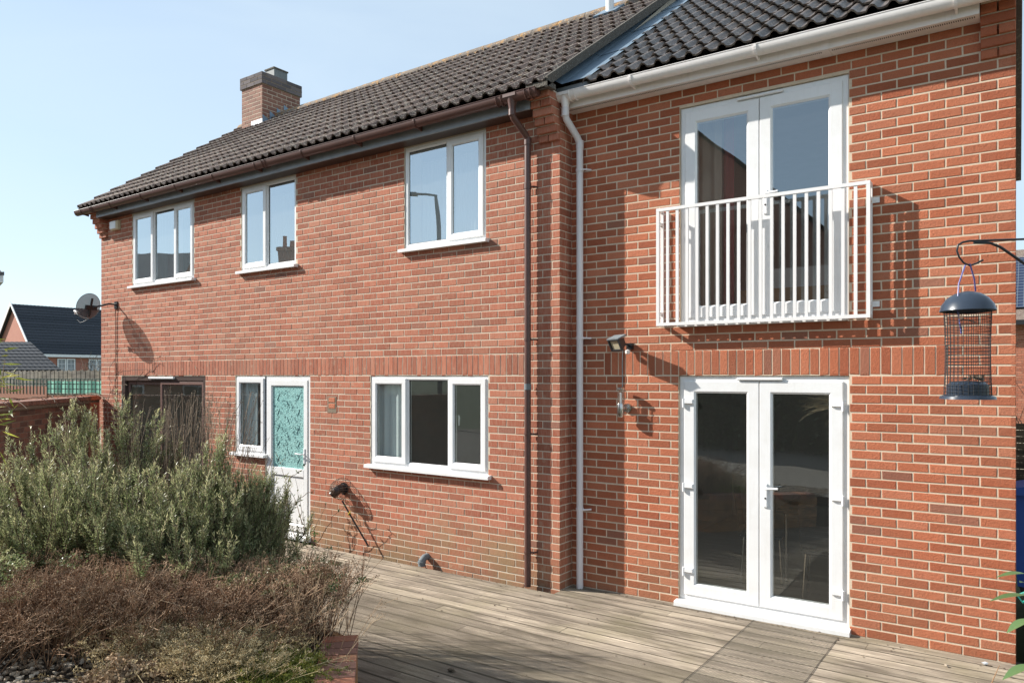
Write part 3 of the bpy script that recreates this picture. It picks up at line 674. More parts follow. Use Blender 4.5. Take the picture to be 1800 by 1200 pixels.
# ================================================================== RIGHT WING
wing = thing('house_extension', 'orange brick house wing with white gutter and two pairs of french doors', 'house', (-1.85, DR, 0), FRT)
RX0, RX1 = -3.70, -.002
RW = dict(F=(-2.57,-1.118,-.2,2.10), U=(-2.559,-1.123,2.56,4.555))
opR = list(RW.values())
mw = wall_mesh(RX0-.1, RX1, -.3, 4.86, DR+ST, 0, opR)
mw.quad((RX1,DR+ST,-.3),(RX1,12.6,-.3),(RX1,12.6,4.86),(RX1,DR+ST,4.86)); mw.add([(RX1,DR,4.86),(RX1,12.6,4.86),(RX1,9.5,7.0)], [(0,1,2)]); mw.quad((RX1,12.6,-.3),(RX0,12.6,-.3),(RX0,12.6,4.86),(RX1,12.6,4.86))
wallR = mw.build('wall', M['mortarR'], wing)
PR = .2205
br_ = courses(RX1-17*PR, RX1, -.075, 4.72, DR, opR+[(-3.335, -.432, 2.10, 2.33)], PR, j=.0115)
br_ += soldiers(-3.335, -.432, 2.10, 2.33, DR, .0765)
lay_bricks(wallR, 'brick', br_, M['brickR'], FRT, b=.0028)
gb_ = [(RX1+.001, y, z, l, h) for (y, _, z, l, h) in courses(DR, 12.5, 4.875, 7.0, 0, [], PR, phase=.11) if z < 4.86+2.14*(1-abs(y-9.5)/3.0)-.03]
side = gb_+[(RX1+.001, y, z, l, h) for (y, _, z, l, h) in courses(DR, 12.5, -.075, 4.85, 0, [], PR, phase=.11)]
lay_bricks(wallR, 'brick', side, M['brickR'], FRT, 'x', limit=0)
cb = MB().box(RX1-.21, RX1-.004, DR-.14, DR-.004, 4.80, 4.88).build('corbel', M['mortarR'], wing)
corbel(cb, RX1-.215, RX1, 4.43, 6, .024, DR, M['brickR'], FRT)
MB().box(RX0-.05, RX1-.217, 6.340, 6.356, 4.716, 4.87).build('fascia', M['upvc_gutter'], wing)
sof = MB().box(RX0-.05, RX1-.217, 6.3565, DR+.02, 4.720, 4.730).build('soffit', M['upvc_gutter'], wing)
m = MB()
for i in range(240):
    x = RX0-.02+i*.0145
    if x < RX1-.23 and abs(x+1.27) > .03: m.box(x, x+.006, 6.385, 6.412, 4.7185, 4.7200-.0004)
m.build('vent_slots', M['gasket'], sof)['kind'] = 'stuff'
MB().box(-1.295, -1.245, 6.334, 6.340, 4.712, 4.87).build('joint_cover', M['upvc_gutter'], wing)
MB().box(-1.295, -1.245, 6.340, 6.50, 4.712, 4.7185).build('joint_cover', M['upvc_gutter'], wing)
gR = gutter(wing, -3.76, -.02, 6.27, 4.842, .058, M['upvc_gutter'], FRT, [-2.92, -1.79, -.36], [-3.53, ], 6.340)
outlet(gR, -3.63, 6.27, 4.842, .058, M['upvc_gutter'], None, .033)
dp = MB().tube([(-3.63,6.27,4.74),(-3.63,6.27,4.64),(-3.628,6.285,4.60),(-3.585,6.43,4.45),(-3.575,6.452,4.40),(-3.572,6.455,4.34),(-3.572,6.455,.0)], .034, 16).build('downpipe', M['pipeW'], wing, smooth=True)
for a, b in (((-3.63,6.27,4.70),(-3.63,6.27,4.62)), ((-3.572,6.455,4.42),(-3.572,6.455,4.34))): MB().tube([a, b], .038, 16).build('socket', M['pipeW'], dp, smooth=True)
for z in (4.13, 2.47, .78):
    MB().tube([(-3.572,6.455,z+.014),(-3.572,6.455,z-.014)], .0395, 16).tube([(-3.545,6.44,z),(-3.50,6.47,z),(-3.475,6.51,z)], .009, 6).build('clip', M['pipeW'], dp, smooth=True)
roofR = tile_roof(wing, FRT, -3.42, .06, 6.250, 4.862, 3.2, M['tileR'], 300)
ridge(roofR, FRT, -3.5, .06, 9.455, 7.17, M['ridge'], 8)
# lead gutter between the verge of the long roof and the lower roof
for i in range(4):
    a = i*.80; b = a+.82; z0 = 4.885+.7*a; z1 = 4.885+.7*b
    MB().add([(-3.74,6.255+a,z0+.10+.004*(i % 2)),(-3.74,6.255+b,z1+.10),(-3.66,6.255+b,z1+.045),(-3.66,6.255+a,z0+.045+.006),(-3.36,6.255+a,z0+.055+.006),(-3.36,6.255+b,z1+.055)], [(0,3,2,1),(3,4,5,2)]).build('lead_flashing', M['lead'], roofR)
MB().prism([(6.22,4.72),(6.22,4.93),(9.455,7.20),(9.455,6.98)], 'x', .0, .055).build('verge', M['fascia'], roofR)
MB().box(-3.80, -3.38, 6.30, 6.34, 4.80, 4.925).build('end_board', M['fascia'], wing)
# french doors
def french(wing, x0, x1, z0, z1, split, sill, hinges, name, lab):
    y = DR+.022; d = MB().ring(x0+.003, x1-.003, z0, z1-.003, profile(y, .062)).build('french_door', M['upvc'], wing); d['label'] = lab
    for k, (a, b) in enumerate(((x0+.050, split-.003), (split+.003, x1-.050))):
        lf = MB().ring(a, b, z0+.045, z1-.050, profile(y-.014, .108, .014, .06)); lf.build('door_leaf', M['upvc'], d)
        ga, gb, gc, gd = a+.104, b-.104, z0+.149, z1-.154; yy = y+.002
        MB().ring(ga-.012, gb+.012, gc-.012, gd+.012, [(0,yy+.006),(0,yy-.003),(.015,yy-.001),(.015,yy+.008)]).build('gasket', M['gasket'], d)
        MB().quad((ga,yy,gc),(gb,yy,gc),(gb,yy,gd),(ga,yy,gd)).build('pane', M['glassM'] if name == 'U' else M['glassR'], d)
        MB().quad((ga,yy+.02,gc),(gb,yy+.02,gc),(gb,yy+.02,gd),(ga,yy+.02,gd)) 
    if hinges:
        for hz in (z0+.26, z0+1.03, z0+1.80):
            for s, hx in ((1, x0+.052), (-1, x1-.052)):
                h = MB(); h.bbox(min(hx, hx+s*.085), max(hx, hx+s*.085), y-.034, y-.013, hz-.012, hz+.030, .006); h.tube([(hx-s*.004, y-.026, hz-.045), (hx-s*.004, y-.026, hz+.034)], .0115, 10); h.build('hinge', M['chrome'], d, smooth=False)
    hz = z0+1.05; hx = split+.055
    MB().bbox(hx-.015, hx+.015, y-.026, y-.014, hz-.14, hz+.065, .004).build('handle_plate', M['chrome'], d)
    MB().tube([(hx,y-.02,hz+.03),(hx,y-.062,hz+.03),(hx+.012,y-.068,hz+.03),(hx+.115,y-.068,hz+.034)], .0095, 8).build('handle', M['chrome'], d, smooth=True)
    MB().tube([(hx,y-.030,hz-.06),(hx,y-.024,hz-.06)], .008, 10).build('keyhole', M['black'], d)
    MB().bbox(split-.19, split+.20, y-.032, y-.002, z1-.040, z1-.018, .004).build('trickle_vent', M['upvc'], d)
    if sill: MB().prism([(y-.095, z0-.052), (y-.095, z0-.018), (y-.085, z0-.010), (y+.06, z0+.002), (y+.06, z0-.052)], 'x', x0-.02, x1+.012).build('sill', M['upvc'], d)
    else: MB().box(x0+.01, x1-.01, y-.055, y+.05, z0-.016, z0+.0).build('sill', M['upvc'], d)
    return d
M['glassR'] = glassmat('ground floor door glass', .10, (.86,.89,.88))
french(wing, -2.57, -1.118, .055, 2.10, -1.842, True, True, 'L', 'white upvc french doors at deck level under the soldier course')
french(wing, -2.559, -1.123, 2.58, 4.555, -1.842, False, False, 'U', 'white upvc french doors upstairs behind the balcony rail')
yi2 = DR+.285
ra = room(wing, FRT, -3.5, -.1, yi2, 11.0, .03, 2.30); rb = room(wing, FRT, -3.5, -.1, yi2, 10.5, 2.50, 4.66)
curtain(rb, -2.62, -2.28, 2.55, 4.55, yi2+.04, M['curtB']); curtain(rb, -2.27, -2.17, 2.55, 4.55, yi2+.06, M['curtR'])
# bed behind the balcony
bd = thing('bed', 'wooden bed with white cover seen through the upstairs french doors', 'bed', (-1.3, 8.0, 2.5), FRT)
MB().box(-2.15, -.4, 6.98, 9.0, 2.74, 2.90).build('bed_frame', M['oak'], bd); MB().box(-2.10, -.45, 7.0, 8.95, 2.902, 3.08).build('mattress', M['linen'], bd)
for a, b in ((-2.10, 7.0), (-.5, 7.0), (-2.10, 8.9), (-.5, 8.9)): MB().box(a, a+.07, b, b+.07, 2.5, 2.74).build('leg', M['oak'], bd)
# table and chairs inside the lower doors
tb = thing('dining_table', 'dark topped dining table inside the ground floor french doors', 'table', (-1.5, 8.3, 0), FRT)
MB().box(-2.0, -.7, 7.7, 9.0, .72, .76).build('tabletop', M['black'], tb)
for a, b in ((-1.93, 7.78), (-.78, 7.78), (-1.93, 8.92), (-.78, 8.92)): MB().tube([(a,b,.03),(a,b,.72)], .02, 8).build('leg', M['steel'], tb)
def chair(cx, cy, rot, lab, grp):
    t = thing('dining_chair', lab, 'chair', (cx, cy, .03), FRT @ Matrix.Identity(4)); c, s = math.cos(rot), math.sin(rot)
    def T(x, y, z): return (cx+c*x-s*y, cy+s*x+c*y, .03+z)
    m = MB(); m.add([T(*p) for p in [(-.2,-.2,.44),(.2,-.2,.44),(.2,.2,.44),(-.2,.2,.44),(-.2,-.2,.47),(.2,-.2,.47),(.2,.2,.47),(-.2,.2,.47)]], [(0,3,2,1),(4,5,6,7),(0,1,5,4),(1,2,6,5),(2,3,7,6),(3,0,4,7)]); m.build('seat', M['black'], t)
    m = MB(); P = []
    for k in range(9):
        a = -.21+.42*k/8; yy = .2+.04*math.cos(a*7); P.append((a, yy))
    m.add([T(a, b, .50) for a, b in P]+[T(a*1.05, b+.05, .90) for a, b in P], [(i, i+1, i+10, i+9) for i in range(8)]); m.build('backrest', M['black'], t, smooth=True)
    for a, b in ((-.17,-.17),(.17,-.17),(.17,.17),(-.17,.17)): MB().tube([T(a*1.15,b*1.15,0), T(a,b,.44)], .009, 6).build('leg', M['steel'], t)
chair(-2.15, 7.75, R_(100), 'black chair with metal legs inside the doors, left of the table', None)
chair(-1.45, 7.35, R_(185), 'black chair with thin metal legs inside the doors, in front of the table', None)

# ================================================================== FIXTURES ON THE WALLS
bal = thing('balcony_rail', 'white steel juliet balcony rail across the upstairs french doors', 'balcony', (-1.85, DR, 2.55), FRT)
bx0, bx1, bz0, bz1, by = -2.735, -.945, 2.555, 3.63, DR-.12
fr_ = MB(); fr_.box(bx0,bx1,by-.014,by+.014,bz1-.028,bz1); fr_.box(bx0,bx1,by-.014,by+.014,bz0,bz0+.028)
for a in (bx0, bx1-.028): fr_.box(a, a+.028, by-.0135, by+.0135, bz0+.028, bz1-.028)
fr_.build('frame', M['balcony'], bal)
N = 19
for i in range(1, N): xx = bx0+.014+(bx1-bx0-.028)*i/N; MB().box(xx-.0125, xx+.0125, by-.009, by+.009, bz0+.028, bz1-.028).build('baluster', M['balcony'], bal)
for xx, s in ((bx0, 1), (bx1-.028, -1)):
    MB().box(xx, xx+.028, DR-.034, DR-.008, bz0, bz1).box(xx, xx+.028, by+.0145, DR-.0345, bz0, bz0+.028).box(xx, xx+.028, by+.0145, DR-.0345, bz1-.028, bz1).box(xx, xx+.028, by+.0145, DR-.0345, bz0+.10, bz0+.128).box(xx, xx+.028, by+.0145, DR-.0345, bz1-.15, bz1-.122).build('stay', M['balcony'], bal)
    for zz in (bz0+.114, bz1-.136):
        a = xx+.028 if s < 0 else xx-.05; MB().box(a, a+.05, DR-.012, DR-.004, zz-.022, zz+.022).tube([(a+.025,DR-.018,zz),(a+.025,DR-.010,zz)], .008, 8).build('fixing_plate', M['balcony'], bal)
for i in range(1, N): xx = bx0+.014+(bx1-bx0-.028)*i/N; MB().tube([(xx,by,bz0-.004),(xx,by,bz0+.001)], .006, 6).build('bolt', M['chrome'], bal)
MB().box(-2.559, -1.123, DR-.075, DR+.03, 2.545, 2.565).build('ledge', M['upvc'], bal)
# alarm box
ab = thing('alarm_box', 'small white alarm box on the wall under the left end of the eaves', 'alarm box', (-12.35, DL, 4.55))
MB().bbox(-12.47, -12.24, DL-.07, DL-.002, 4.49, 4.64, .02).build('housing', M['cream'], ab); MB().bbox(-12.46, -12.27, DL-.078, DL-.069, 4.50, 4.63, .01).build('cover', M['upvc'], ab)
# satellite dish
sdsh = thing('satellite_dish', 'grey mesh satellite dish on a wall bracket at the far corner of the house', 'satellite dish', (-12.37, DL, 3.25))
dc = Vector((-12.50, DL-.36, 3.21)); dn = Vector((-.93, -.10, .30)).normalized(); a1 = dn.cross(Vector((0,0,1))).normalized(); a2 = a1.cross(dn)
m = MB(); rings = 6; K = 28
for i in range(rings+1):
    r = i/rings
    for k in range(K):
        t = 2*math.pi*k/K; m.v.append(tuple(dc+a1*(.195*r*math.cos(t))+a2*(.215*r*math.sin(t))+dn*(.05*(r*r))))
for i in range(rings):
    for k in range(K): m.f.append((i*K+k, i*K+(k+1) % K, (i+1)*K+(k+1) % K, (i+1)*K+k))
m.build('reflector', M['dish'], sdsh, smooth=True)
MB().tube([dc+a1*(.195*math.cos(t))+a2*(.215*math.sin(t))+dn*.05 for t in [2*math.pi*k/28 for k in range(29)]], .004, 5).build('rim', M['grey'], sdsh)
MB().tube([(-12.37,DL-.01,3.27),(-12.37,DL-.13,3.275),(-12.40,DL-.22,3.24),tuple(dc-dn*.03)], .014, 8).obox((-12.37,DL-.012,3.26),(.04,0,0),(0,.01,0),(0,0,.06)).obox(tuple(dc-dn*.03),a1*.09,a2*.035,dn*.02).obox(tuple(dc-dn*.02),a1*.012,a2*.15,dn*.012).build('bracket', M['black'], sdsh)
le = dc+dn*.34-a2*.17; MB().tube([dc-a2*.19-dn*.02, dc-a2*.21+dn*.12, le-a2*.03], .008, 6).build('feed_arm', M['grey'], sdsh)
MB().tube([le-dn*.06, le+dn*.02, le+dn*.06], [.022,.022,.016], 10).tube([le+dn*.03, le+dn*.03-a2*.05], .014, 8).build('receiver', M['upvc_gutter'], sdsh)
MB().tube([le, le-a2*.12-dn*.06, le-a2*.14-dn*.16, dc-a2*.21], .003, 5).tube([(-12.37,DL-.02,3.24),(-12.375,DL-.012,3.0),(-12.37,DL-.012,.2)], .006, 5).build('cable', M['black'], sdsh)
# floodlight and lantern
fld = thing('floodlight', 'black floodlight on the brick wall above the steel lantern', 'wall light', (-3.18, DR, 2.40), FRT)
c = Vector((-3.10, DR-.165, 2.405)); f = Vector((-.45, -.78, -.42)).normalized(); sx = f.cross(Vector((0,0,1))).normalized(); uz = sx.cross(f)
m = MB(); Q = [c+sx*a+uz*b+f*d for d, k in ((-.045, .55), (.04, 1)) for a, b in ((-.085*k,-.055*k),(.085*k,-.055*k),(.085*k,.055*k),(-.085*k,.055*k))]; m.add(Q, [(0,3,2,1),(0,1,5,4),(1,2,6,5),(2,3,7,6),(3,0,4,7)]); m.build('housing', M['black'], fld); MB().obox(c+uz*.062+f*.0, sx*.094, f*.052, uz*.005).build('skylit_top', M['grey'], fld)  # grey plate added on top imitates skylight falling on the black housing
bz = MB()
for q, h1, h2 in ((uz*.052, sx*.088, uz*.008), (uz*-.052, sx*.088, uz*.008), (sx*.082, sx*.008, uz*.044), (sx*-.082, sx*.008, uz*.044)): bz.obox(c+f*.045+q, h1, f*.006, h2)
bz.build('bezel', M['black'], fld)
MB().add([c+f*.041+sx*a+uz*b for a, b in ((-.078,-.048),(.078,-.048),(.078,.048),(-.078,.048))], [(0,1,2,3)]).build('lens', M['glassLamp'], fld)
MB().add([c+f*.032+sx*a*.96+uz*b*.96 for a, b in ((-.078,-.048),(.078,-.048),(.078,.048),(-.078,.048))], [(0,1,2,3)]).build('reflector', M['cream'], fld)
MB().tube([tuple(c-f*.03), (-3.06,DR-.06,2.39), (-3.05,DR-.002,2.38)], .012, 8).obox((-3.05,DR-.02,2.38),(.03,0,0),(0,.02,0),(0,0,.03)).build('bracket', M['black'], fld)
MB().lathe((-3.06, DR-.05, 2.31), [(0,-.01),(.022,0),(.024,.03),(0,.04)], 12).build('sensor', M['upvc_gutter'], fld, smooth=True)
MB().tube([(-3.13,DR-.008,2.36),(-3.135,DR-.006,2.2),(-3.133,DR-.006,1.97)], .005, 5).build('cable', M['grey'], fld)
lan = thing('wall_lantern', 'stainless steel tube lantern with clear glass below the floodlight', 'wall light', (-3.12, DR, 1.80), FRT)
lc = (-3.117, DR-.085)
MB().lathe((*lc, 1.705), [(0,0),(.026,0),(.033,.012),(.033,.125),(.031,.13)], 18).build('body', M['steel'], lan, smooth=True)
MB().lathe((*lc, 1.835), [(.030,0),(.030,.135)], 18).build('glass_tube', M['glassLamp'], lan, smooth=True); MB().lathe((*lc, 1.835), [(0.012,0),(.012,.10),(0,.105)], 10).build('bulb', M['upvc'], lan)
MB().lathe((*lc, 1.970), [(.043,-.004),(.044,.006),(.036,.016),(.012,.026),(0,.027)], 18).build('cap', M['steel'], lan, smooth=True)
for t in (40, 160, 280): MB().tube([(lc[0]+.032*math.cos(R_(t)),lc[1]+.032*math.sin(R_(t)),1.835),(lc[0]+.032*math.cos(R_(t)),lc[1]+.032*math.sin(R_(t)),1.972)], .003, 5).build('rod', M['steel'], lan)
MB().tube([(lc[0]+.02, lc[1]+.02, 1.79), (-3.08, DR-.04, 1.79), (-3.08, DR-.0, 1.79)], .012, 8).tube([(-3.08,DR-.022,1.79),(-3.08,DR-.002,1.79)], .044, 20).build('mount', M['steel'], lan, smooth=True)
# boiler flue with cage
flu = thing('boiler_flue', 'black boiler flue in a rusty wire cage with a thin pipe on the wall', 'flue', (-6.900, DL, .73))
c = (-6.900, DL-.10, .73)
MB().tube([(-6.900,DL,.73),(-6.900,DL-.09,.73),(-6.910,DL-.12,.71),(-6.950,DL-.15,.66)], [.055,.055,.055,.05], 16).build('elbow', M['black'], flu, smooth=True)
MB().tube([(-6.900,DL-.005,.73),(-6.900,DL-.02,.73)], .075, 18).build('collar', M['black'], flu)
cg = MB()
for k in range(12):
    t = math.pi*k/12; P = []
    for q in range(11):
        a = math.pi*q/10; P.append((c[0]+.135*math.sin(a-math.pi/2)*math.cos(t)*1.0, DL-.20*math.cos(a-math.pi/2)-.005, c[2]+.135*math.sin(a-math.pi/2)*math.sin(t)))
    cg.tube(P, .0022, 4, False)
for rr in (.04, .08, .11, .13):
    yy = DL-.005-.20*math.sqrt(max(0, 1-(rr/.135)**2)); cg.tube([(c[0]+rr*math.cos(2*math.pi*k/20), yy, c[2]+rr*math.sin(2*math.pi*k/20)) for k in range(21)], .0022, 4, False)
cg.build('wire_cage', M['rust'], flu)
MB().tube([(-6.830,DL-.10,.60),(-6.710,DL-.09,.45),(-6.410,DL-.07,.10)], .010, 8).build('drain_pipe', M['black'], flu)
MB().tube([(-6.710,DL-.115,.452),(-6.700,DL-.09,.47),(-6.710,DL-.07,.45),(-6.720,DL-.09,.43),(-6.710,DL-.115,.452),(-6.650,DL-.13,.50)], .005, 5).build('tie', M['yellow'], flu)
# gully pipe
gp = thing('waste_pipe', 'short grey waste pipe elbow at the foot of the wall', 'pipe', (-5.56, DL, 0)); MB().tube([(-5.55,DL+.02,.095),(-5.55,DL-.05,.09),(-5.555,DL-.085,.06),(-5.555,DL-.09,.0)], [.035,.038,.04,.04], 14).build('elbow', M['grey'], gp, smooth=True); MB().tube([(-5.555,DL-.09,.055),(-5.555,DL-.09,.03)], .046, 14).build('socket', M['grey'], gp, smooth=True)
# patched brick ends
pt = thing('wall_patch', 'two small orange bricks patched into the wall left of the lower window', 'wall patch', (-7.12, DL, 1.73))
m = MB().bbox(-7.21, -7.045, DL-.0035, DL+.002, 1.64, 1.845, .003).build('mortar', M['mortarD'], pt)
for z in (1.695, 1.77): o = MB().bbox(-7.185, -7.065, DL-.008, DL+.002, z, z+.062, .005).build('brick', M['brickR'], pt); o.color = (.9, .9, 0, 1)

# ================================================================== DECK
PW = .149
def deck_board_mesh(x0, x1, yc, rib):
    w = .1435; n = 13; P = []; d = .0042 if rib else .0012
    P.append((yc-w/2, -.028)); P.append((yc-w/2, -.006)); P.append((yc-w/2+.004, 0))
    for k in range(n):
        yy = yc-w/2+.010+(w-.020)*k/(n-1); P += [(yy-.0022, 0), (yy, -d), (yy+.0022, 0)]
    P += [(yc+w/2-.004, 0), (yc+w/2, -.006), (yc+w/2, -.028)]
    return P
M['grime'] = simple('grime in the board joints', (.10,.08,.055), .95)
deck = tag(MB().quad((-9.6,1.9,-.10),(2.6,1.9,-.10),(2.6,6.9,-.10),(-9.6,6.9,-.10)).build('deck', M['soil']), None, None, kind='structure')
rd = random.Random(3)
row = 0; yb = 6.45
while yb > 2.0:
    xl, xr = (-9.6, 2.6) if yb+.072 < 6.20 else (-3.815, 2.6)
    x = xl; cut = xl+(.8+rd.random()*2.6)
    while x < xr:
        e = min(cut, xr)
        if e-x > .15:
            P = deck_board_mesh(x, e, 0, yb < 5.0); n = len(P); dz = (rd.random()-.5)*.003; b = MB()
            b.v = [(x+.0015, a, c) for a, c in P]+[(e-.0015, a, c) for a, c in P]; b.f = [(i, i+1, n+i+1, n+i) for i in range(n-1)]+[tuple(range(n-1, -1, -1)), tuple(range(n, 2*n))]
            o = b.build('deck_board', M['deck'], deck); o.data.materials.append(M['grime'])
            for fi in [0, 1, n-2, n-3, n-4]+([q for k in range(13) for q in (3+3*k, 4+3*k)] if yb < 5.0 else []): o.data.polygons[fi].material_index = 1
            o.location = (0, yb, dz); o.rotation_euler = ((rd.random()-.5)*.006, 0, 0); o.color = (rd.random(), rd.random(), rd.random(), 1)
        x = e; cut = e+2.4+rd.random()*1.8
    yb -= PW; row += 1
# thin strip of moss and dirt where deck meets wall
# wire netting mat
mat_ = thing('wire_mat', 'strip of wire netting stapled to the deck in front of the french doors', 'mat', (-1.7, 5.2, 0))
A, B, C_, D_ = Vector((-1.995,6.40,.003)), Vector((-1.31,6.37,.003)), Vector((-1.30,3.6,.003)), Vector((-1.985,3.6,.003))
m = MB(); nd = 118
def pt_(u, v): return A.lerp(B, u).lerp(D_.lerp(C_, u), v)
step = .031; L_ = 2.79; W0 = .685
for s in (1, -1):
    k = -int(W0/step)-1
    while k*step < L_+W0:
        # diagonal lines v = k*step + s*u*W0/L*1.0
        p = []
        for q in range(15):
            u = q/14; v = (k*step+(u if s > 0 else 1-u)*W0*.62)/L_
            if 0 <= v <= 1: pp = pt_(u, v); p.append((pp.x, pp.y, pp.z+.0012*((q+k) % 2)))
        if len(p) > 1: m.tube(p, .0013, 3, False)
        k += 1
m.build('netting', simple('dull galvanised wire', (.16,.14,.11), .8, 0), mat_)
m = MB()
for u in (0, 1): m.tube([pt_(u, v/20)+Vector(((rd.random()-.5)*.004, 0, .001)) for v in range(21)], .0022, 4, False)
m.build('edge_wire', simple('black edge wire', (.07,.06,.05), .7), mat_)

# ================================================================== GROUND, RAISED BED
n_ = 120
g = MB().quad((-900,-900,-.9),(900,-900,-.9),(900,900,-.9),(-900,900,-.9)).build('ground', M['grass']); g['kind'] = 'structure'
g = MB().quad((-16,6.3,-.14),(-9.5,6.3,-.14),(-9.5,4.4,-.14),(-16,4.4,-.14)).quad((-.0,6.9,-.16),(6,6.9,-.16),(6,26,-.16),(-.0,26,-.16)).build('path', M['gravel']); g['kind'] = 'structure'
BEDZ = .43
K1 = Vector((-3.50, 3.25)); K2 = Vector((-2.35, 2.12))
poly = [(-3.62,3.16),(-2.40,1.96),(3.0,1.9),(3.0,-6),(-16,-6),(-16,5.2),(-9.5,4.25)]
def soilz(x, y): return BEDZ-.03+.04*math.sin(x*2.1+1)*math.cos(y*1.7)
def inpoly(x, y, P):
    c = False; j = len(P)-1
    for i in range(len(P)):
        if (P[i][1] > y) != (P[j][1] > y) and x < (P[j][0]-P[i][0])*(y-P[i][1])/(P[j][1]-P[i][1])+P[i][0]: c = not c
        j = i
    return c
b = MB().add([(x, y, BEDZ-.02) for x, y in poly], [tuple(range(len(poly)-1, -1, -1))]).build('flower_bed', M['soil']); b['kind'] = 'structure'
b = MB().add([(x, y, BEDZ-.015) for x, y in [(-3.30,2.62),(-2.55,1.95),(3.0,1.85),(3.0,-6),(-16,-6),(-16,0.6),(-5.2,1.35)]], [tuple(range(6, -1, -1))]).build('gravel', M['gravel']); b['kind'] = 'structure'
rw = thing('bed_edging', 'red brick coping on a timber sided raised bed at the corner of the deck', 'garden edging', (-3.0, 2.7, 0))
e = (K2-K1).normalized(); nrm = Vector((-e.y, e.x)) if Vector((-e.y, e.x)).dot(Vector((1, 1))) > 0 else Vector((e.y, -e.x)); ln = (K2-K1).length
for z in (.0, .145, .29):
    c = (K1+K2)/2+nrm*(-.02); MB().obox((c.x, c.y, z+.068), (*(e*(ln/2)), 0), (*(nrm*.022), 0), (0, 0, .068)).build('timber', M['sleeper'], rw)
k2 = Vector((-9.5, 4.30)); e2 = (k2-K1).normalized(); l2 = (k2-K1).length; n2 = Vector((e2.y, -e2.x)); n2 = n2 if n2.y > 0 else -n2
for z in (.0, .145, .29):
    c = (K1+k2)/2-n2*.02; MB().obox((c.x, c.y, z+.068), (*(e2*(l2/2)), 0), (*(n2*.022), 0), (0, 0, .068)).build('timber', M['sleeper'], rw)
def coping(p, d, nn, ln):
    k = 0; s = .01
    while s+.11 < ln:
        c = p+d*(s+.053)-nn*.10; j = (rd.random()-.5)*.008
        o = MB().obox((c.x, c.y, .445+j*.4), (*(d*.0495), 0), (*(nn*.107), 0), (0, 0, .030)).build('coping_brick', M['brickC'] if k % 3 else M['brickL'], rw); o.color = (rd.random(), rd.random(), 0, 1); s += .112; k += 1
coping(K1, e, nrm, ln); c = (K1+K2)/2-nrm*.10; MB().obox((c.x, c.y, .44), (*(e*(ln/2-.01)), 0), (*(nrm*.098), 0), (0, 0, .026)).build('mortar', M['mortarD'], rw)
# pebbles
def icosa():
    bm = bmesh.new(); bmesh.ops.create_icosphere(bm, subdivisions=1, radius=1); v = np.array([p.co[:] for p in bm.verts]); f = np.array([[q.index for q in t.verts] for t in bm.faces]); bm.free(); return v, f
IV, IF = icosa()
def scatter_blobs(name, pts, sizes, mat, parent=None, squash=(1, .75, .55), label=None):
    N = len(pts); S = np.asarray(sizes)[:, None, None]; V = IV[None]*(1+.22*RNG.standard_normal((N, len(IV), 1)))*np.array(squash)*S
    a = RNG.random(N)*6.28; c, s = np.cos(a), np.sin(a); V = np.stack([V[..., 0]*c[:, None]-V[..., 1]*s[:, None], V[..., 0]*s[:, None]+V[..., 1]*c[:, None], V[..., 2]], -1)+np.asarray(pts)[:, None]
    F = (IF[None]+(np.arange(N)*len(IV))[:, None, None]).reshape(-1, 3); t = np.repeat(RNG.random((N, 3)), len(IV), 0)
    return np_mesh(name, V.reshape(-1, 3), F, mat, parent, t, smooth=False)
pts = []
while len(pts) < 5200:
    x = -6.3+4.0*RNG.random(); y = 1.2+1.6*RNG.random()
    if (x*.0+y) < 2.75-.0*x and inpoly(x, y, poly): pts.append((x, y, BEDZ-.008+.012*RNG.random()))
o = scatter_blobs('pebbles', pts, .010+.016*RNG.random(len(pts))**1.5, M['pebble']); tag(o, 'mixed brown and grey pebbles covering the front of the raised bed', 'gravel', kind='stuff')
# small stones and leaf bits on the deck
for i, (x, y, r, lab) in enumerate([(-.54,6.18,.016,'round beige pebble on the deck by the right end of the wall'), (-.16,6.22,.014,'small beige pebble on the deck nearest the bottom right corner'), (-1.30,6.30,.012,'little orange stone under the sill of the french doors')]):
    tag(scatter_blobs('pebble', [(x, y, r*.6)], [r], M['pebble']), lab, 'pebble')
sh = scatter_blobs('snail_shell', [(-.316,6.38,.014)], [.022], M['upvc']); tag(sh, 'white snail shell lying on the deck near the end of the wall', 'shell')

# ================================================================== PLANTS
def frames(D):
    D = D/np.linalg.norm(D, axis=-1, keepdims=True); U = np.where(np.abs(D[..., 2:3]) < .9, np.array([0, 0, 1.]), np.array([1., 0, 0])); A_ = np.cross(D, U); A_ /= np.linalg.norm(A_, axis=-1, keepdims=True); return D, A_, np.cross(A_, D)
def stems(P, R, tint):
    """P (n,k,3) polylines -> 3 sided tubes"""
    n, k, _ = P.shape; D = np.gradient(P, axis=1); D, A_, B_ = frames(D); ang = np.array([0, 2.094, 4.189]); R = np.broadcast_to(R, (n, k))
    V = P[:, :, None]+(A_[:, :, None]*np.cos(ang)[None, None, :, None]+B_[:, :, None]*np.sin(ang)[None, None, :, None])*R[:, :, None, None]
    idx = np.arange(n*k*3).reshape(n, k, 3); F = np.stack([idx[:, :-1], np.roll(idx, -1, 2)[:, :-1], np.roll(idx, -1, 2)[:, 1:], idx[:, 1:]], -1).reshape(-1, 4)
    return V.reshape(-1, 3), F, np.repeat(tint, k*3, 0)
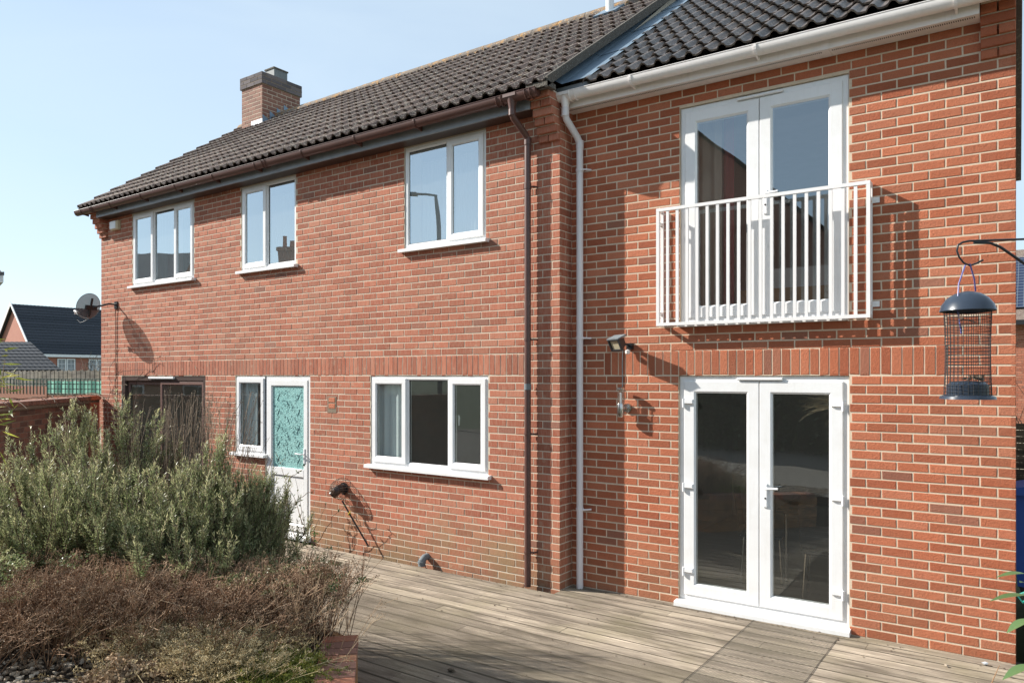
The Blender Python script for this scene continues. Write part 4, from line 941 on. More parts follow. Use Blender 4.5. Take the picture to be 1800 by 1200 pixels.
def leaves(P, D, L, W, tint, fold=.0):
    """one kite shaped leaf per point"""
    D, A_, B_ = frames(D); n = len(P); roll = RNG.random(n)*6.28; S = A_*np.cos(roll)[:, None]+B_*np.sin(roll)[:, None]
    L = np.asarray(L).reshape(-1, 1)*np.ones((n, 1)); W = np.asarray(W).reshape(-1, 1)*np.ones((n, 1))
    V = np.stack([P, P+D*L*.45+S*W*.5, P+D*L, P+D*L*.45-S*W*.5], 1); F = np.arange(n*4).reshape(n, 4); return V.reshape(-1, 3), F, np.repeat(tint, 4, 0)
def merge(parts):
    V = []; F = []; T = []; n = 0
    for v, f, t in parts: V.append(v); F.append(f+n); T.append(t); n += len(v)
    return np.concatenate(V), np.concatenate(F), np.concatenate(T)
def rosemary(name, label, base, roots, tips, extra, per, seed, group, tip_n=2):
    """canes curve up from the roots to the tips; short needle covered side shoots clothe each cane"""
    global RNG; RNG = np.random.default_rng(seed); root = thing(name, label, 'shrub', base, group=group)
    T = [np.array(t)+RNG.standard_normal(3)*np.array([.03, .05, .015]) for t in tips for _ in range(tip_n)]
    for (c, sp, n) in extra: T += list(np.array(c)+RNG.standard_normal((n, 3))*np.array(sp))
    T = np.array(T); n = len(T); T[:, 2] = np.maximum(T[:, 2], BEDZ+.16); Rt = np.array(roots)[RNG.integers(0, len(roots), n)]+RNG.standard_normal((n, 3))*np.array([.08, .06, 0])
    mid = Rt*.45+T*.55; mid[:, 2] = Rt[:, 2]+(T[:, 2]-Rt[:, 2])*(.28+.15*RNG.random(n)); mid[:, :2] += (T-Rt)[:, :2]*.18
    K = 12; t = np.linspace(0, 1, K)[None, :, None]; P = (1-t)**2*Rt[:, None]+2*t*(1-t)*mid[:, None]+t**2*T[:, None]; P += np.cumsum(RNG.standard_normal(P.shape)*.006, 1)
    parts = [stems(P, np.linspace(.009, .002, K)[None], RNG.random((n, 3)))]
    ci = np.repeat(np.arange(n), per); m = len(ci); s_ = .22+.78*RNG.random(m)**.8; sA = s_[:, None]; q = (1-sA)**2*Rt[ci]+2*sA*(1-sA)*mid[ci]+sA**2*T[ci]
    tan = 2*(1-sA)*(mid[ci]-Rt[ci])+2*sA*(T[ci]-mid[ci]); D, A_, B_ = frames(tan); th = RNG.random(m)*6.28; rad = A_*np.cos(th)[:, None]+B_*np.sin(th)[:, None]
    dirn = D*.7+rad*(.75-.45*sA)+np.array([.05, 0, .45])+RNG.standard_normal((m, 3))*.12; dirn /= np.linalg.norm(dirn, axis=1, keepdims=True); L = (.06+.17*RNG.random(m)**1.3)*(1.15-.55*s_)
    K2_ = 5; t = np.linspace(0, 1, K2_)[None, :, None]; bend = np.array([0, 0, .05])+RNG.standard_normal((m, 3))*.02; Q = q[:, None]+dirn[:, None]*t*L[:, None, None]+bend[:, None]*t**2
    tint = RNG.random((m, 3)); parts.append(stems(Q, np.linspace(.0028, .0012, K2_)[None], tint)); v, f, tn = merge(parts); np_mesh('branches', v, f, M['twig'], root, tn)
    nn = 40; tq = np.linspace(.02, 1.0, nn); nd = m*nn; base_p = (q[:, None]+dirn[:, None]*tq[None, :, None]*L[:, None, None]+bend[:, None]*(tq**2)[None, :, None]).reshape(-1, 3)
    keep = RNG.random(nd) < np.repeat(np.clip(L/.15, .4, 1), nn); D, A_, B_ = frames(np.repeat(dirn, nn, 0)); th = np.arange(nd)*2.4+np.repeat(RNG.random(m)*6, nn); rad = A_*np.cos(th)[:, None]+B_*np.sin(th)[:, None]; TT = np.tile(tq, m)
    nd_dir = rad*(1.0-.5*TT)[:, None]+D*(.5+.5*TT)[:, None]+RNG.standard_normal((nd, 3))*.12
    tn = np.repeat(tint, nn, 0).copy(); tn[:, 0] = np.clip(tn[:, 0]*.55+.40*TT**2+.28*np.repeat(s_, nn)**2+.10*RNG.standard_normal(nd), 0, 1); tn[:, 1] = np.clip(tn[:, 1]+.25*RNG.standard_normal(nd), 0, 1)
    v, f, tn = leaves(base_p[keep], nd_dir[keep], (.022+.012*RNG.random(nd))[keep], (.0048+.0022*RNG.random(nd))[keep], tn[keep]); np_mesh('foliage', v, f, M['rosemary'], root, tn)
    return root
RGT = Vector((.8157, .5785)); FWD = Vector((-.5785, .8157))
def bp(c, a, d, z): return (c[0]+RGT.x*a+FWD.x*d, c[1]+RGT.y*a+FWD.y*d, z)
CL = (-5.89, 2.93)
rosemary('rosemary_bush', 'tall rosemary at the back left of the bed with upright spires', (*CL, BEDZ), [bp(CL, -.15, .0, BEDZ), bp(CL, .25, -.1, BEDZ), bp(CL, -.45, -.2, BEDZ)],
   [bp(CL, a_, d_, z_) for a_, d_, z_ in [(-.62,.0,1.56),(-.52,.1,1.66),(-.40,.05,1.80),(-.30,.2,1.74),(-.20,.1,1.74),(-.04,.1,1.86),(.05,.0,1.83),(.14,.15,1.70),(.27,.1,1.70),(.33,.2,1.60),(.45,.1,1.50),(-.85,-.1,1.26),(-.74,-.05,1.40)]],
   [(bp(CL, .0, -.1, 1.42), (.26,.24,.14), 22), (bp(CL, -.45, -.2, 1.22), (.26,.22,.16), 22), (bp(CL, .45, -.2, 1.15), (.22,.20,.16), 22), (bp(CL, .05, -.55, 1.0), (.34,.18,.16), 26), (bp(CL, -.60, -.55, .92), (.30,.18,.15), 22), (bp(CL, .65, -.35, .95), (.20,.16,.14), 16), (bp(CL, -1.0, -.3, 1.0), (.18,.2,.16), 16), (bp(CL, .55, -.55, .95), (.25,.14,.14), 26), (bp(CL, -.1, -.4, 1.2), (.35,.16,.14), 28)], 28, 11, 'rosemary bushes in the raised bed')
CR = (-4.77, 3.12)
rosemary('rosemary_bush', 'rounded rosemary bush at the right, in front of the garden door', (*CR, BEDZ), [bp(CR, -.22, -.05, BEDZ), bp(CR, -.05, .0, BEDZ)],
   [bp(CR, a_, d_, z_) for a_, d_, z_ in [(-.03,.0,1.56),(-.06,.05,1.50),(-.16,.0,1.42),(.08,.0,1.34),(.14,.05,1.28),(.22,.0,1.27),(.30,.05,1.28),(.33,.0,1.20),(.38,.0,1.10),(.42,.05,1.00),(.40,.0,.90),(-.28,.0,1.36),(-.38,.0,1.28)]],
   [(bp(CR, .0, -.1, 1.14), (.16,.15,.12), 22), (bp(CR, .15, .0, 1.02), (.13,.14,.12), 22), (bp(CR, .25, .1, .86), (.12,.12,.10), 16), (bp(CR, -.25, -.2, 1.05), (.16,.15,.13), 20), (bp(CR, -.1, -.35, .84), (.20,.12,.12), 18), (bp(CR, .12, -.15, .78), (.18,.12,.10), 22), (bp(CR, .30, .0, 1.0), (.10,.14,.14), 26), (bp(CR, .05, -.3, .95), (.22,.14,.14), 26), (bp(CR, -.35, -.3, 1.0), (.18,.14,.14), 22), (bp(CR, .36, .0, .78), (.08,.12,.07), 14)], 28, 12, 'rosemary bushes in the raised bed', 4)
def perennials(name, label, cat, base, n, spread, h, lean, mat, headn, headr, blob, seed, headmat=None, leafy=0, thick=.0016, branch=3):
    global RNG; RNG = np.random.default_rng(seed); root = thing(name, label, cat, (*base, BEDZ)); b = np.array([*base, BEDZ-.01])
    o0 = b+np.stack([RNG.standard_normal(n)*spread[0], RNG.standard_normal(n)*spread[1], np.zeros(n)], 1); hh = h*(.6+.5*RNG.random(n)); K = 6; t = np.linspace(0, 1, K)
    fan = (o0-b)*np.array([.6, .6, 0]); top = o0+fan*.6+np.stack([lean[0]+RNG.standard_normal(n)*.10, lean[1]+RNG.standard_normal(n)*.10, hh], 1)
    mid = o0*.5+top*.5+RNG.standard_normal((n, 3))*.025-np.array([lean[0]*.25, lean[1]*.25, 0]); tt = t[None, :, None]; P = (1-tt)**2*o0[:, None]+2*tt*(1-tt)*mid[:, None]+tt**2*top[:, None]
    tint = RNG.random((n, 3)); parts = [stems(P, np.linspace(thick*1.3, thick*.7, K)[None], tint)]
    tips = []; tipt = []
    if branch:
        for q in range(branch):
            s = .62+.3*RNG.random(n); S0 = (1-s[:, None])**2*o0+2*s[:, None]*(1-s[:, None])*mid+s[:, None]**2*top; e_ = top+RNG.standard_normal((n, 3))*np.array([.045, .045, .03]); tq = np.linspace(0, 1, 3)[None, :, None]
            parts.append(stems(S0[:, None]*(1-tq)+e_[:, None]*tq, np.full((1, 3), thick*.6), tint)); tips.append(e_); tipt.append(tint)
    tips.append(top); tipt.append(tint); v, f, tn = merge(parts); np_mesh('stems', v, f, M[mat], root, tn)
    if headn:
        tp = np.concatenate(tips); ti = np.concatenate(tipt); c = np.repeat(tp, headn, 0)+RNG.standard_normal((len(tp)*headn, 3))*np.array([headr, headr, headr*.35]); dd = RNG.standard_normal((len(c), 3)); tn = np.repeat(ti, headn, 0); tn = np.clip(tn+.2*RNG.standard_normal(tn.shape), 0, 1)
        v1 = leaves(c, dd, blob*(.7+.6*RNG.random(len(c))), blob*.8, tn); v2 = leaves(c, RNG.standard_normal((len(c), 3)), blob*(.7+.6*RNG.random(len(c))), blob*.8, tn)
        v, f, tn = merge([v1, v2]); np_mesh('seed_heads', v, f, M[headmat or mat], root, tn)
    if leafy:
        s = RNG.random(leafy); k = RNG.integers(0, n, leafy); S0 = (1-s[:, None])**2*o0[k]+2*s[:, None]*(1-s[:, None])*mid[k]+s[:, None]**2*top[k]; v, f, tn = leaves(S0, RNG.standard_normal((leafy, 3))+np.array([0, 0, .5]), .010+.010*RNG.random(leafy), .005, RNG.random((leafy, 3))); np_mesh('small_leaves', v, f, M[headmat or mat], root, tn)
    return root
GRP = 'dried perennials across the front of the raised bed'
# dry brown flowering perennials
for i, (bx, by_, n, sx_, sy_, h, lab) in enumerate([
   (-3.86,3.14,190,.11,.10,.44,'dried brown sedum with flat seed heads overhanging the corner of the bed'),
   (-4.10,2.98,150,.14,.12,.42,'dried brown seed heads just left of the bed corner, in front of green sprigs'),
   (-4.28,2.80,170,.20,.15,.44,'brown dried flower clump below the right hand rosemary'),
   (-4.02,2.62,150,.18,.14,.40,'dark dried stems behind the straw coloured stalks'),
   (-4.62,2.50,190,.22,.16,.46,'reddish brown dried clump in the middle of the bed'),
   (-4.38,2.45,180,.20,.15,.42,'low reddish dry stems behind the olive coloured heather'),
   (-5.00,2.25,190,.22,.17,.46,'leaning brown stems left of the middle of the bed'),
   (-4.80,2.22,190,.22,.15,.40,'fine brown dry stems at the front left of the bed'),
   (-5.40,2.10,180,.25,.18,.44,'dull brown dried clump below the tall rosemary'),
   (-5.20,1.68,170,.22,.14,.34,'sparse brown stems nearest the bottom left corner')]):
    perennials('dried_perennial', lab, 'dried plant', (bx, by_), n, (sx_, sy_), h, (.16, .02) if i > 1 else (.04, -.02), 'sedum', 7, .013, .0068, 30+i, leafy=120, thick=.0024)
perennials('straw_stalks', 'thin straw coloured stalks standing beside the bed corner', 'dried plant', (-3.50,2.80), 46, (.11,.07), .46, (.03,.0), 'straw', 6, .010, .006, 50, thick=.002)
perennials('straw_stalks', 'pale dry stalks mixed in the reddish clump at the left of the bed', 'dried plant', (-4.95,2.12), 60, (.30,.2), .52, (.20,.05), 'straw', 3, .010, .006, 51)
perennials('tall_stalks', 'tall bare brown stalks rising between the rosemary and the sliding door', 'dried plant', (-5.55,3.35), 120, (.22,.14), 1.40, (.06,.02), 'twig', 3, .012, .008, 52, thick=.0022)
perennials('tall_stalks', 'few tall bare stalks behind the left rosemary', 'dried plant', (-6.3,3.15), 30, (.2,.12), 1.35, (.02,.02), 'twig', 3, .012, .008, 53, thick=.002)
perennials('heather', 'olive beige heather with pale tips at the front of the bed', 'heather', (-3.72,2.42), 330, (.15,.10), .24, (.03,.0), 'olive', 10, .012, .007, 54, leafy=900, branch=3)
perennials('heather', 'smaller grey green heather left of the olive one', 'heather', (-4.05,2.28), 260, (.17,.12), .22, (.03,.0), 'olive', 10, .012, .007, 55, leafy=800, branch=3)
perennials('ground_cover', 'bright yellow green leafy cushion beside the brick coping', 'ground cover', (-3.42,2.56), 260, (.09,.06), .08, (.0,.0), 'lime', 12, .012, .010, 56, branch=2)
perennials('green_sprigs', 'dark green sprigs between the rosemary and the bed corner', 'plant', (-4.22,3.12), 160, (.16,.10), .38, (.08,.03), 'leaf', 14, .020, .014, 57, leafy=1600, headmat='rosemary', branch=3)
perennials('green_sprigs', 'green leafy stems at the far left edge below the rosemary', 'plant', (-6.2,1.95), 160, (.35,.16), .45, (.08,.03), 'twig', 14, .020, .014, 58, leafy=1200, headmat='rosemary', branch=3)
perennials('pampas_tuft', 'small pale feathery dry plume on the pebbles at the front of the bed', 'dried plant', (-3.85,1.98), 40, (.03,.02), .16, (.05,.0), 'straw', 30, .02, .02, 59, branch=2)
# bare rose by the garden door
global_rng = np.random.default_rng(77); RNG = global_rng
rose = thing('bare_rose', 'thin bare thorny rose stems at the foot of the wall beside the garden door', 'rose', (-7.25, 5.95, 0))
def wander(start, end, k=14, amp=.06, sag=0):
    s, e_ = np.array(start), np.array(end); t = np.linspace(0, 1, k)[:, None]; w_ = np.cumsum(RNG.standard_normal((k, 3))*amp/k**.5, 0); w_ -= w_*0+t*w_[-1]; p = s+(e_-s)*t+w_; p[:, 2] += sag*(t[:, 0]*(1-t[:, 0])*4); return p
PP = [wander((-7.30,5.98,0),(-7.70,5.80,1.15),14,.06,.1), wander((-7.28,5.98,0),(-7.45,5.9,.85)), wander((-7.25,6.0,0),(-6.60,5.98,.62),14,.05,.02), wander((-7.22,6.0,0),(-7.02,6.0,.55)), wander((-7.35,5.95,0),(-7.85,5.6,.65),14,.08,.15), wander((-7.2,6.0,0),(-7.0,5.9,.30)), wander((-7.38,5.95,0),(-7.62,5.9,.45)), wander((-7.5,5.85,.8),(-7.35,5.95,1.02)), wander((-7.45,5.9,.5),(-7.2,6.0,.72))]
P = np.stack(PP); v, f, tn = stems(P, np.linspace(.006, .002, 14)[None], RNG.random((len(PP), 3))); np_mesh('stems', v, f, M['twig'], rose, tn)
q = P.reshape(-1, 3)[RNG.integers(0, len(PP)*14, 60)]; v, f, tn = leaves(q, RNG.standard_normal((60, 3)), .03+.02*RNG.random(60), .022, RNG.random((60, 3))); np_mesh('leaves', v, f, M['leaf'], rose, tn)
# dried climber on the left corner
clm = thing('dried_climber', 'dried creeper clinging to the wall above the brown sliding door', 'climber', (-12.3, DL-.03, 1.8))
PP = [wander((-12.75,DL-.02,.2),(-11.5,DL-.02,2.17),14,.10), wander((-12.75,DL-.02,1.0),(-12.2,DL-.02,2.2),14,.12), wander((-12.3,DL-.02,2.12),(-11.2,DL-.04,2.16),14,.07), wander((-12.6,DL-.02,1.6),(-12.35,DL-.02,2.6),14,.10), wander((-12.8,DL-.02,1.75),(-12.0,DL-.02,1.95),14,.10), wander((-11.3,DL-.02,2.2),(-11.0,DL-.02,2.40),14,.10), wander((-10.25,DL-.02,2.45),(-10.05,DL-.02,2.2),14,.12)]
P = np.stack(PP); v, f, tn = stems(P, np.full((1, 14), .004), RNG.random((len(PP), 3))); np_mesh('stems', v, f, M['twig'], clm, tn)
# bamboo with yellow green leaves at the left edge
bam = thing('bamboo', 'yellow green bamboo leaves poking in at the left edge of the picture', 'bamboo', (-5.45, 1.55, BEDZ))
RNG = np.random.default_rng(5); n = 26; o0 = np.stack([-5.32+.13*RNG.standard_normal(n), 1.74+.12*RNG.standard_normal(n), np.full(n, BEDZ)], 1); top = o0+np.stack([.05*RNG.standard_normal(n)+.02, .10*RNG.standard_normal(n), 1.48+.48*RNG.random(n)], 1); t = np.linspace(0, 1, 8)[None, :, None]; P = o0[:, None]*(1-t)+top[:, None]*t+np.array([.12, .05, -.05])*t**3
v, f, tn = stems(P, np.linspace(.005, .0018, 8)[None], RNG.random((n, 3))); np_mesh('canes', v, f, M['straw'], bam, tn)
N = 700; k = RNG.integers(0, n, N); s = RNG.choice([4, 5, 6, 7], N); q = P[k, s]+RNG.standard_normal((N, 3))*.05; v, f, tn = leaves(q, RNG.standard_normal((N, 3))*np.array([1, 1, .5])+np.array([.4, .3, -.05]), .07+.06*RNG.random(N), .011+.005*RNG.random(N), RNG.random((N, 3))); np_mesh('leaves', v, f, M['lime'], bam, tn)
# right hand edge: leaves, stalks, hose
lv = thing('laurel_sprig', 'broad green laurel leaves reaching in at the lower right edge', 'shrub', (.55, 4.2, 0))
def bigleaf(p, d, L, W, up=(0, 0, 1)):
    p, d, up = Vector(p), Vector(d).normalized(), Vector(up); s = d.cross(up).normalized(); n_ = s.cross(d); m = MB(); K = 8; V = []
    for i in range(K+1):
        t = i/K; w_ = W*math.sin(math.pi*t**.8)*.5+.001; c = p+d*(L*t)-n_*(.18*L*t*t); V += [tuple(c-s*w_+n_*w_*.25), tuple(c), tuple(c+s*w_+n_*w_*.25)]
    m.add(V, [q for i in range(K) for q in ((3*i, 3*i+1, 3*i+4, 3*i+3), (3*i+1, 3*i+2, 3*i+5, 3*i+4))]); return m
for p, d, L, W in [((-.045,3.89,1.245),(-.85,-.5,.02),.120,.045), ((-.04,3.86,1.16),(-.85,-.45,-.03),.150,.050), ((-.03,3.9,1.05),(-.7,-.6,-.3),.12,.05), ((-.02,3.88,.86),(-.8,-.5,-.3),.14,.06), ((.02,3.9,1.1),(-.4,.5,.3),.13,.05), ((-.02,3.86,.76),(-.85,-.3,-.1),.14,.06), ((-.03,3.88,1.20),(-.2,-.6,.3),.11,.04)]:
    o = bigleaf(p, d, L, W).build('leaf', M['leafbig'] if 'leafbig' in M else M['leaf'], lv, smooth=True); o.color = (.45+.5*random.random(), .8, 0, 1)
MB().tube([(.06,4.0,0),(.0,3.92,.6),(-.02,3.9,.9),(-.035,3.89,1.27)], [.01,.008,.005,.003], 6).build('branch', M['twig'], lv)
ds = thing('dry_grass_stalks', 'few curved tan grass stalks in front of the right end of the wall', 'dried plant', (-.42, 4.4, 0))
for P in ([(-0.235,4.600,.0),(-0.235,4.600,.25),(-0.215,4.600,.45),(-0.165,4.600,.60)], [(-0.195,4.600,.0),(-0.175,4.600,.25),(-0.115,4.600,.45),(-0.015,4.600,.60),(0.145,4.600,.69),(0.285,4.600,.72)], [(-0.215,4.610,.0),(-0.155,4.610,.18),(-0.135,4.610,.30)], [(-0.255,4.580,.0),(-0.255,4.580,.12),(-0.185,4.580,.26),(-0.155,4.580,.33)], [(-0.195,4.580,.0),(-0.155,4.580,.12),(-0.095,4.580,.2)]):
    o = MB().tube(P, [.0035]*(len(P)-1)+[.0015], 5).build('stalk', M['strawD'] if 'strawD' in M else M['straw'], ds); o.color = (.4, .5, 0, 1)
hs_ = thing('garden_hose', 'turquoise garden hose hanging at the lower right edge', 'hose', (.1, 4.6, .4)); MB().tube([(-0.105,4.440,.30),(-0.085,4.440,.42),(-0.045,4.440,.55),(-0.025,4.440,.70),(-0.035,4.440,.85),(-0.025,4.440,.95),(0.055,4.490,1.02),(-0.065,4.490,.97),(-0.085,4.490,1.0),(-0.035,4.490,1.03),(0.075,4.490,1.05),(0.215,4.490,1.0),(0.235,4.440,.6),(0.215,4.440,.0)], .008, 8).build('tube', M['hose'], hs_, smooth=True)

# ================================================================== BIRD FEEDER
fx, fy = -.172, 2.58; Hh = .86   # scale of the reading at this distance
fd = thing('bird_feeder', 'blue capped wire mesh bird feeder hanging from the black hook', 'bird feeder', (fx, fy, 2.02))
# distance 2.2 m along the view axis
zt, zb = 2.24, 2.022
def FZ(py): return 2.095+(661-py)/1305*2.205
MB().lathe((fx, fy, FZ(546)), [(.073,-.002),(.074,.0),(.068,.018),(.054,.037),(.035,.050),(.015,.056),(.006,.058),(0,.058)], 28).build('cap', M['navy'], fd, smooth=True)
top_z, bot_z = FZ(548), FZ(694); cgm = MB(); nv = 30; 
def rad(z): t = (z-bot_z)/(top_z-bot_z); return .0615-.0035*math.sin(math.pi*t)
for k in range(nv):
    a = 2*math.pi*k/nv; cgm.tube([(fx+rad(z)*math.cos(a), fy+rad(z)*math.sin(a), z) for z in [bot_z+(top_z-bot_z)*q/6 for q in range(7)]], .0008, 4, False)
nh = 25
for q in range(nh+1):
    z = bot_z+(top_z-bot_z)*q/nh; cgm.tube([(fx+rad(z)*math.cos(2*math.pi*k/24), fy+rad(z)*math.sin(2*math.pi*k/24), z) for k in range(25)], .0008, 4, False)
cgm.build('mesh_cage', M['gasket'], fd)
MB().lathe((fx, fy, bot_z-.008), [(0,-.004),(.074,-.004),(.072,.004),(.060,.008),(.060,.010),(.055,.010),(.055,.036),(.045,.046),(.02,.050),(0,.051)], 28).build('base', M['navy'], fd, smooth=True)
MB().tube([(fx-.012,fy-.055,FZ(620)+.055),(fx-.022,fy-.05,FZ(540)),(fx-.020,fy-.03,FZ(500)),(fx-.006,fy,FZ(466)),(fx+.006,fy+.0,FZ(464)),(fx+.016,fy+.02,FZ(490)),(fx+.018,fy+.04,FZ(510))], .0022, 6).build('hanger', M['purple'], fd, smooth=True)
MB().tube([(fx-.012,fy-.055,FZ(562)),(fx+.02,fy+.04,FZ(566))], .002, 5).tube([(fx-.012,fy-.062,FZ(560)),(fx-.012,fy-.05,FZ(560))], .006, 8).build('cross_wire', M['rust'], fd)
sd_ = scatter_blobs('seed_remains', [(fx+.02+.012*RNG.standard_normal(), fy+.01*RNG.standard_normal(), bot_z+.045+.012*RNG.random()) for _ in range(26)], [.007]*26, M['twig'], fd); sd_['label'] = 'old husks in the bottom of the feeder'
hk = thing('feeder_hook', 'black curved metal hook and arm holding the bird feeder', 'hook', (.6, 2.7, 2.4))
def FX(pxx, pyy, d=2.205):
    u = (pxx-900)/1305*d; a = R_(YAW); return (u*math.cos(a)-d*math.sin(a), u*math.sin(a)+d*math.cos(a), 2.095+(661-pyy)/1305*d)
ctrl = [(1728,457),(1716,463),(1705,467),(1694,462),(1686,452),(1682,441),(1684,431),(1692,426),(1704,423.5),(1720,423),(1750,422),(1810,420),(1900,418),(1990,416)]
MB().tube([FX(*c) for c in ctrl], [.0028]*6+[.0032]*8, 8).build('arm', M['black'], hk, smooth=True)
MB().tube([FX(*c) for c in ((1712,426.5),(1740,427),(1758,434),(1780,449),(1810,470),(1870,520),(1990,640))], .0042, 8).build('brace', M['black'], hk, smooth=True)
pl = FX(1990, 416); MB().tube([(pl[0], pl[1], BEDZ-.4), (pl[0], pl[1], 2.6)], .009, 10).build('pole', M['black'], hk, smooth=True)

# ================================================================== BACKGROUND, LEFT
GA, GB = Vector((-12.90, 6.15)), Vector((-8.6, 2.05))
gw = thing('garden_wall', 'dark brick garden wall with coping running from the far corner of the house', 'wall', (-12.9, 6.15, 0))
dv = (GB-GA); gl = dv.length; ang = math.atan2(dv.y, dv.x); FG = Matrix.Translation((GA.x, GA.y, 0)) @ Matrix.Rotation(ang, 4, 'Z')
gw.matrix_world = FG; BASE[gw.name] = Vector((0, 0, 0))
# the wall's near face looks to +y of its own frame; build it mirrored so that bricks face the camera
FG2 = Matrix.Translation((GB.x, GB.y, 0)) @ Matrix.Rotation(ang+math.pi, 4, 'Z'); gw.matrix_world = FG2
wl = MB().box(0, gl, .0028, .22, -.2, 1.66).build('wall', M['mortarD'], gw)
lay_bricks(wl, 'brick', courses(0, gl, -.075, 1.66, 0, [], .2215), M['brickD'], FG2)
cp = MB().box(-.0, gl, -.03, .24, 1.662, 1.70).build('coping', M['mortarD'], gw)
i = 0; x = 0
while x < gl-.45:
    o = MB().bbox(x+.003, x+.107, -.045, .25, 1.702, 1.765, .006).build('coping_brick', M['brickC'], cp); o.color = (random.random(), random.random(), 0, 1); x += .1125
pr = MB().box(gl-.42, gl, -.03, .25, -.2, 1.70).build('pier', M['brickL'], gw); pr.color = (.5, .6, 0, 1)
o = MB().bbox(gl-.46, gl-.235, -.055, .27, 1.702, 1.775, .006).build('cap', M['brickR'], gw); o.color = (.5, .8, 0, 1)
o = MB().bbox(gl-.232, gl, -.055, .27, 1.702, 1.775, .006).build('cap', M['brickL'], gw); o.color = (.5, .8, 0, 1)
iv = thing('dead_ivy', 'dried ivy stems trailing over the garden wall coping', 'climber', (-10.5, 3.9, 1.7)); RNG = np.random.default_rng(9); n = 70; tq = RNG.random(n); a = np.stack([GA.x+(GB.x-GA.x)*tq, GA.y+(GB.y-GA.y)*tq, np.full(n, 1.80)], 1); e_ = a+np.stack([.25*RNG.standard_normal(n), -.02+.22*RNG.standard_normal(n), -.06-.10*RNG.random(n)], 1); t = np.linspace(0, 1, 6)[None, :, None]; P = a[:, None]*(1-t)+e_[:, None]*t+np.array([0, 0, .05])*4*t*(1-t); v, f, tn = stems(P, np.full((1, 6), .004), RNG.random((n, 3))); np_mesh('stems', v, f, M['twig'], iv, tn)
# far brick wall with trellis
def cp_(pxx, d): u = (pxx-900)/1305*d; a = R_(YAW); return Vector((u*math.cos(a)-d*math.sin(a), u*math.sin(a)+d*math.cos(a)))
T0, T1 = Vector((-24.2, 8.2)), Vector((-17.2, 8.9))
def wallframe(A_, B_): d = B_-A_; return Matrix.Translation((A_.x, A_.y, 0)) @ Matrix.Rotation(math.atan2(d.y, d.x), 4, 'Z'), d.length
FT, tl = wallframe(T0, T1)
fw_ = thing('boundary_wall', 'second red brick wall carrying the green trellis, beyond the garden wall', 'wall', (0, 0, 0)); fw_.matrix_world = FT
wl = MB().box(0, tl, .003, .22, -.8, 1.66).build('wall', M['mortarL'], fw_); lay_bricks(wl, 'brick', courses(0, tl, .87, 1.62, 0, [], .2215), M['brickL'], FT, limit=0)
wl2 = MB().box(0, tl*.52, -.02, .0, 1.5, 1.84).build('raised_section', M['brickL'], fw_)
tr = thing('trellis', 'dark green square trellis on top of the boundary wall', 'trellis', (0, 0, 0)); tr.matrix_world = FT
for i in range(int(tl/.16)+1): MB().box(i*.16, i*.16+.022, -.03, -.015, 1.64, 2.03).build('upright', M['greenpaint'], tr)
for z in (1.65, 1.78, 1.90, 2.02): MB().box(0, tl, -.015, -.003, z-.011, z+.011).build('rail', M['greenpaint'], tr)
MB().box(.6, .95, -.05, .05, -.2, 2.35).build('post', M['greenpaint'], tr)
tq = thing('turquoise_sheet', 'turquoise sheeting behind the green trellis', 'sheet', (0, 0, 0)); tq.matrix_world = FT
m = MB(); n = 30; m.add([(tl*.40+tl*.6*i/n, .45+.04*math.sin(i*1.7), z) for i in range(n+1) for z in (1.4, 1.97+.015*math.sin(i*2.3))], [(2*i, 2*i+2, 2*i+3, 2*i+1) for i in range(n)]); m.build('sheet', M['turq'], tq, smooth=True)
MB().box(tl*.40, tl, .5, .9, -.4, 1.40).build('stack', M['fence'], tq)
# grey panel fence further back
F0, F1 = Vector((-36.5, 12.3)), Vector((-26.8, 12.9)); FF, fl_ = wallframe(F0, F1)
fe = thing('board_fence', 'pale grey board fence below the dark garage roof', 'fence', (0, 0, 0)); fe.matrix_world = FF
i = 0; x = 0
while x < fl_: o = MB().box(x, x+.145, -.01*(i % 2), .02-.01*(i % 2), -.5, 2.28+.02*(i % 3)).build('board', M['fence'], fe); o.color = (random.random(), random.random(), random.random(), 1); x += .15; i += 1
# bare shrub behind
def bare_shrub(lab, c, r, n, seed, mat='twig', thick=.012):
    global RNG; RNG = np.random.default_rng(seed); s = thing('bare_shrub', lab, 'shrub', c); c = np.array(c); d = RNG.standard_normal((n, 3)); d[:, 2] = np.abs(d[:, 2])*1.1; d /= np.linalg.norm(d, axis=1, keepdims=True)
    o0 = c+d*np.array(r)*.15*RNG.random((n, 1)); e_ = c+d*np.array(r)*(.5+.5*RNG.random((n, 1))); t = np.linspace(0, 1, 6)[None, :, None]; w_ = RNG.standard_normal((n, 6, 3))*np.array(r)*.05; P = o0[:, None]*(1-t)+e_[:, None]*t+w_; v, f, tn = stems(P, np.linspace(thick, thick*.4, 6)[None], RNG.random((n, 3))); np_mesh('branches', v, f, M[mat], s, tn)
    k = RNG.integers(0, n, n*4); q = P[k, RNG.integers(2, 6, n*4)]; e2_ = q+RNG.standard_normal((n*4, 3))*np.array(r)*.13; t = np.linspace(0, 1, 3)[None, :, None]; v, f, tn = stems(q[:, None]*(1-t)+e2_[:, None]*t, np.full((1, 3), thick*.35), RNG.random((n*4, 3))); np_mesh('twigs', v, f, M[mat], s, tn); return s
bare_shrub('brown leafless shrub in front of the far house windows', (-37.0, 17.3, .2), (2.6, 2.0, 2.5), 700, 21, 'twig', .022)
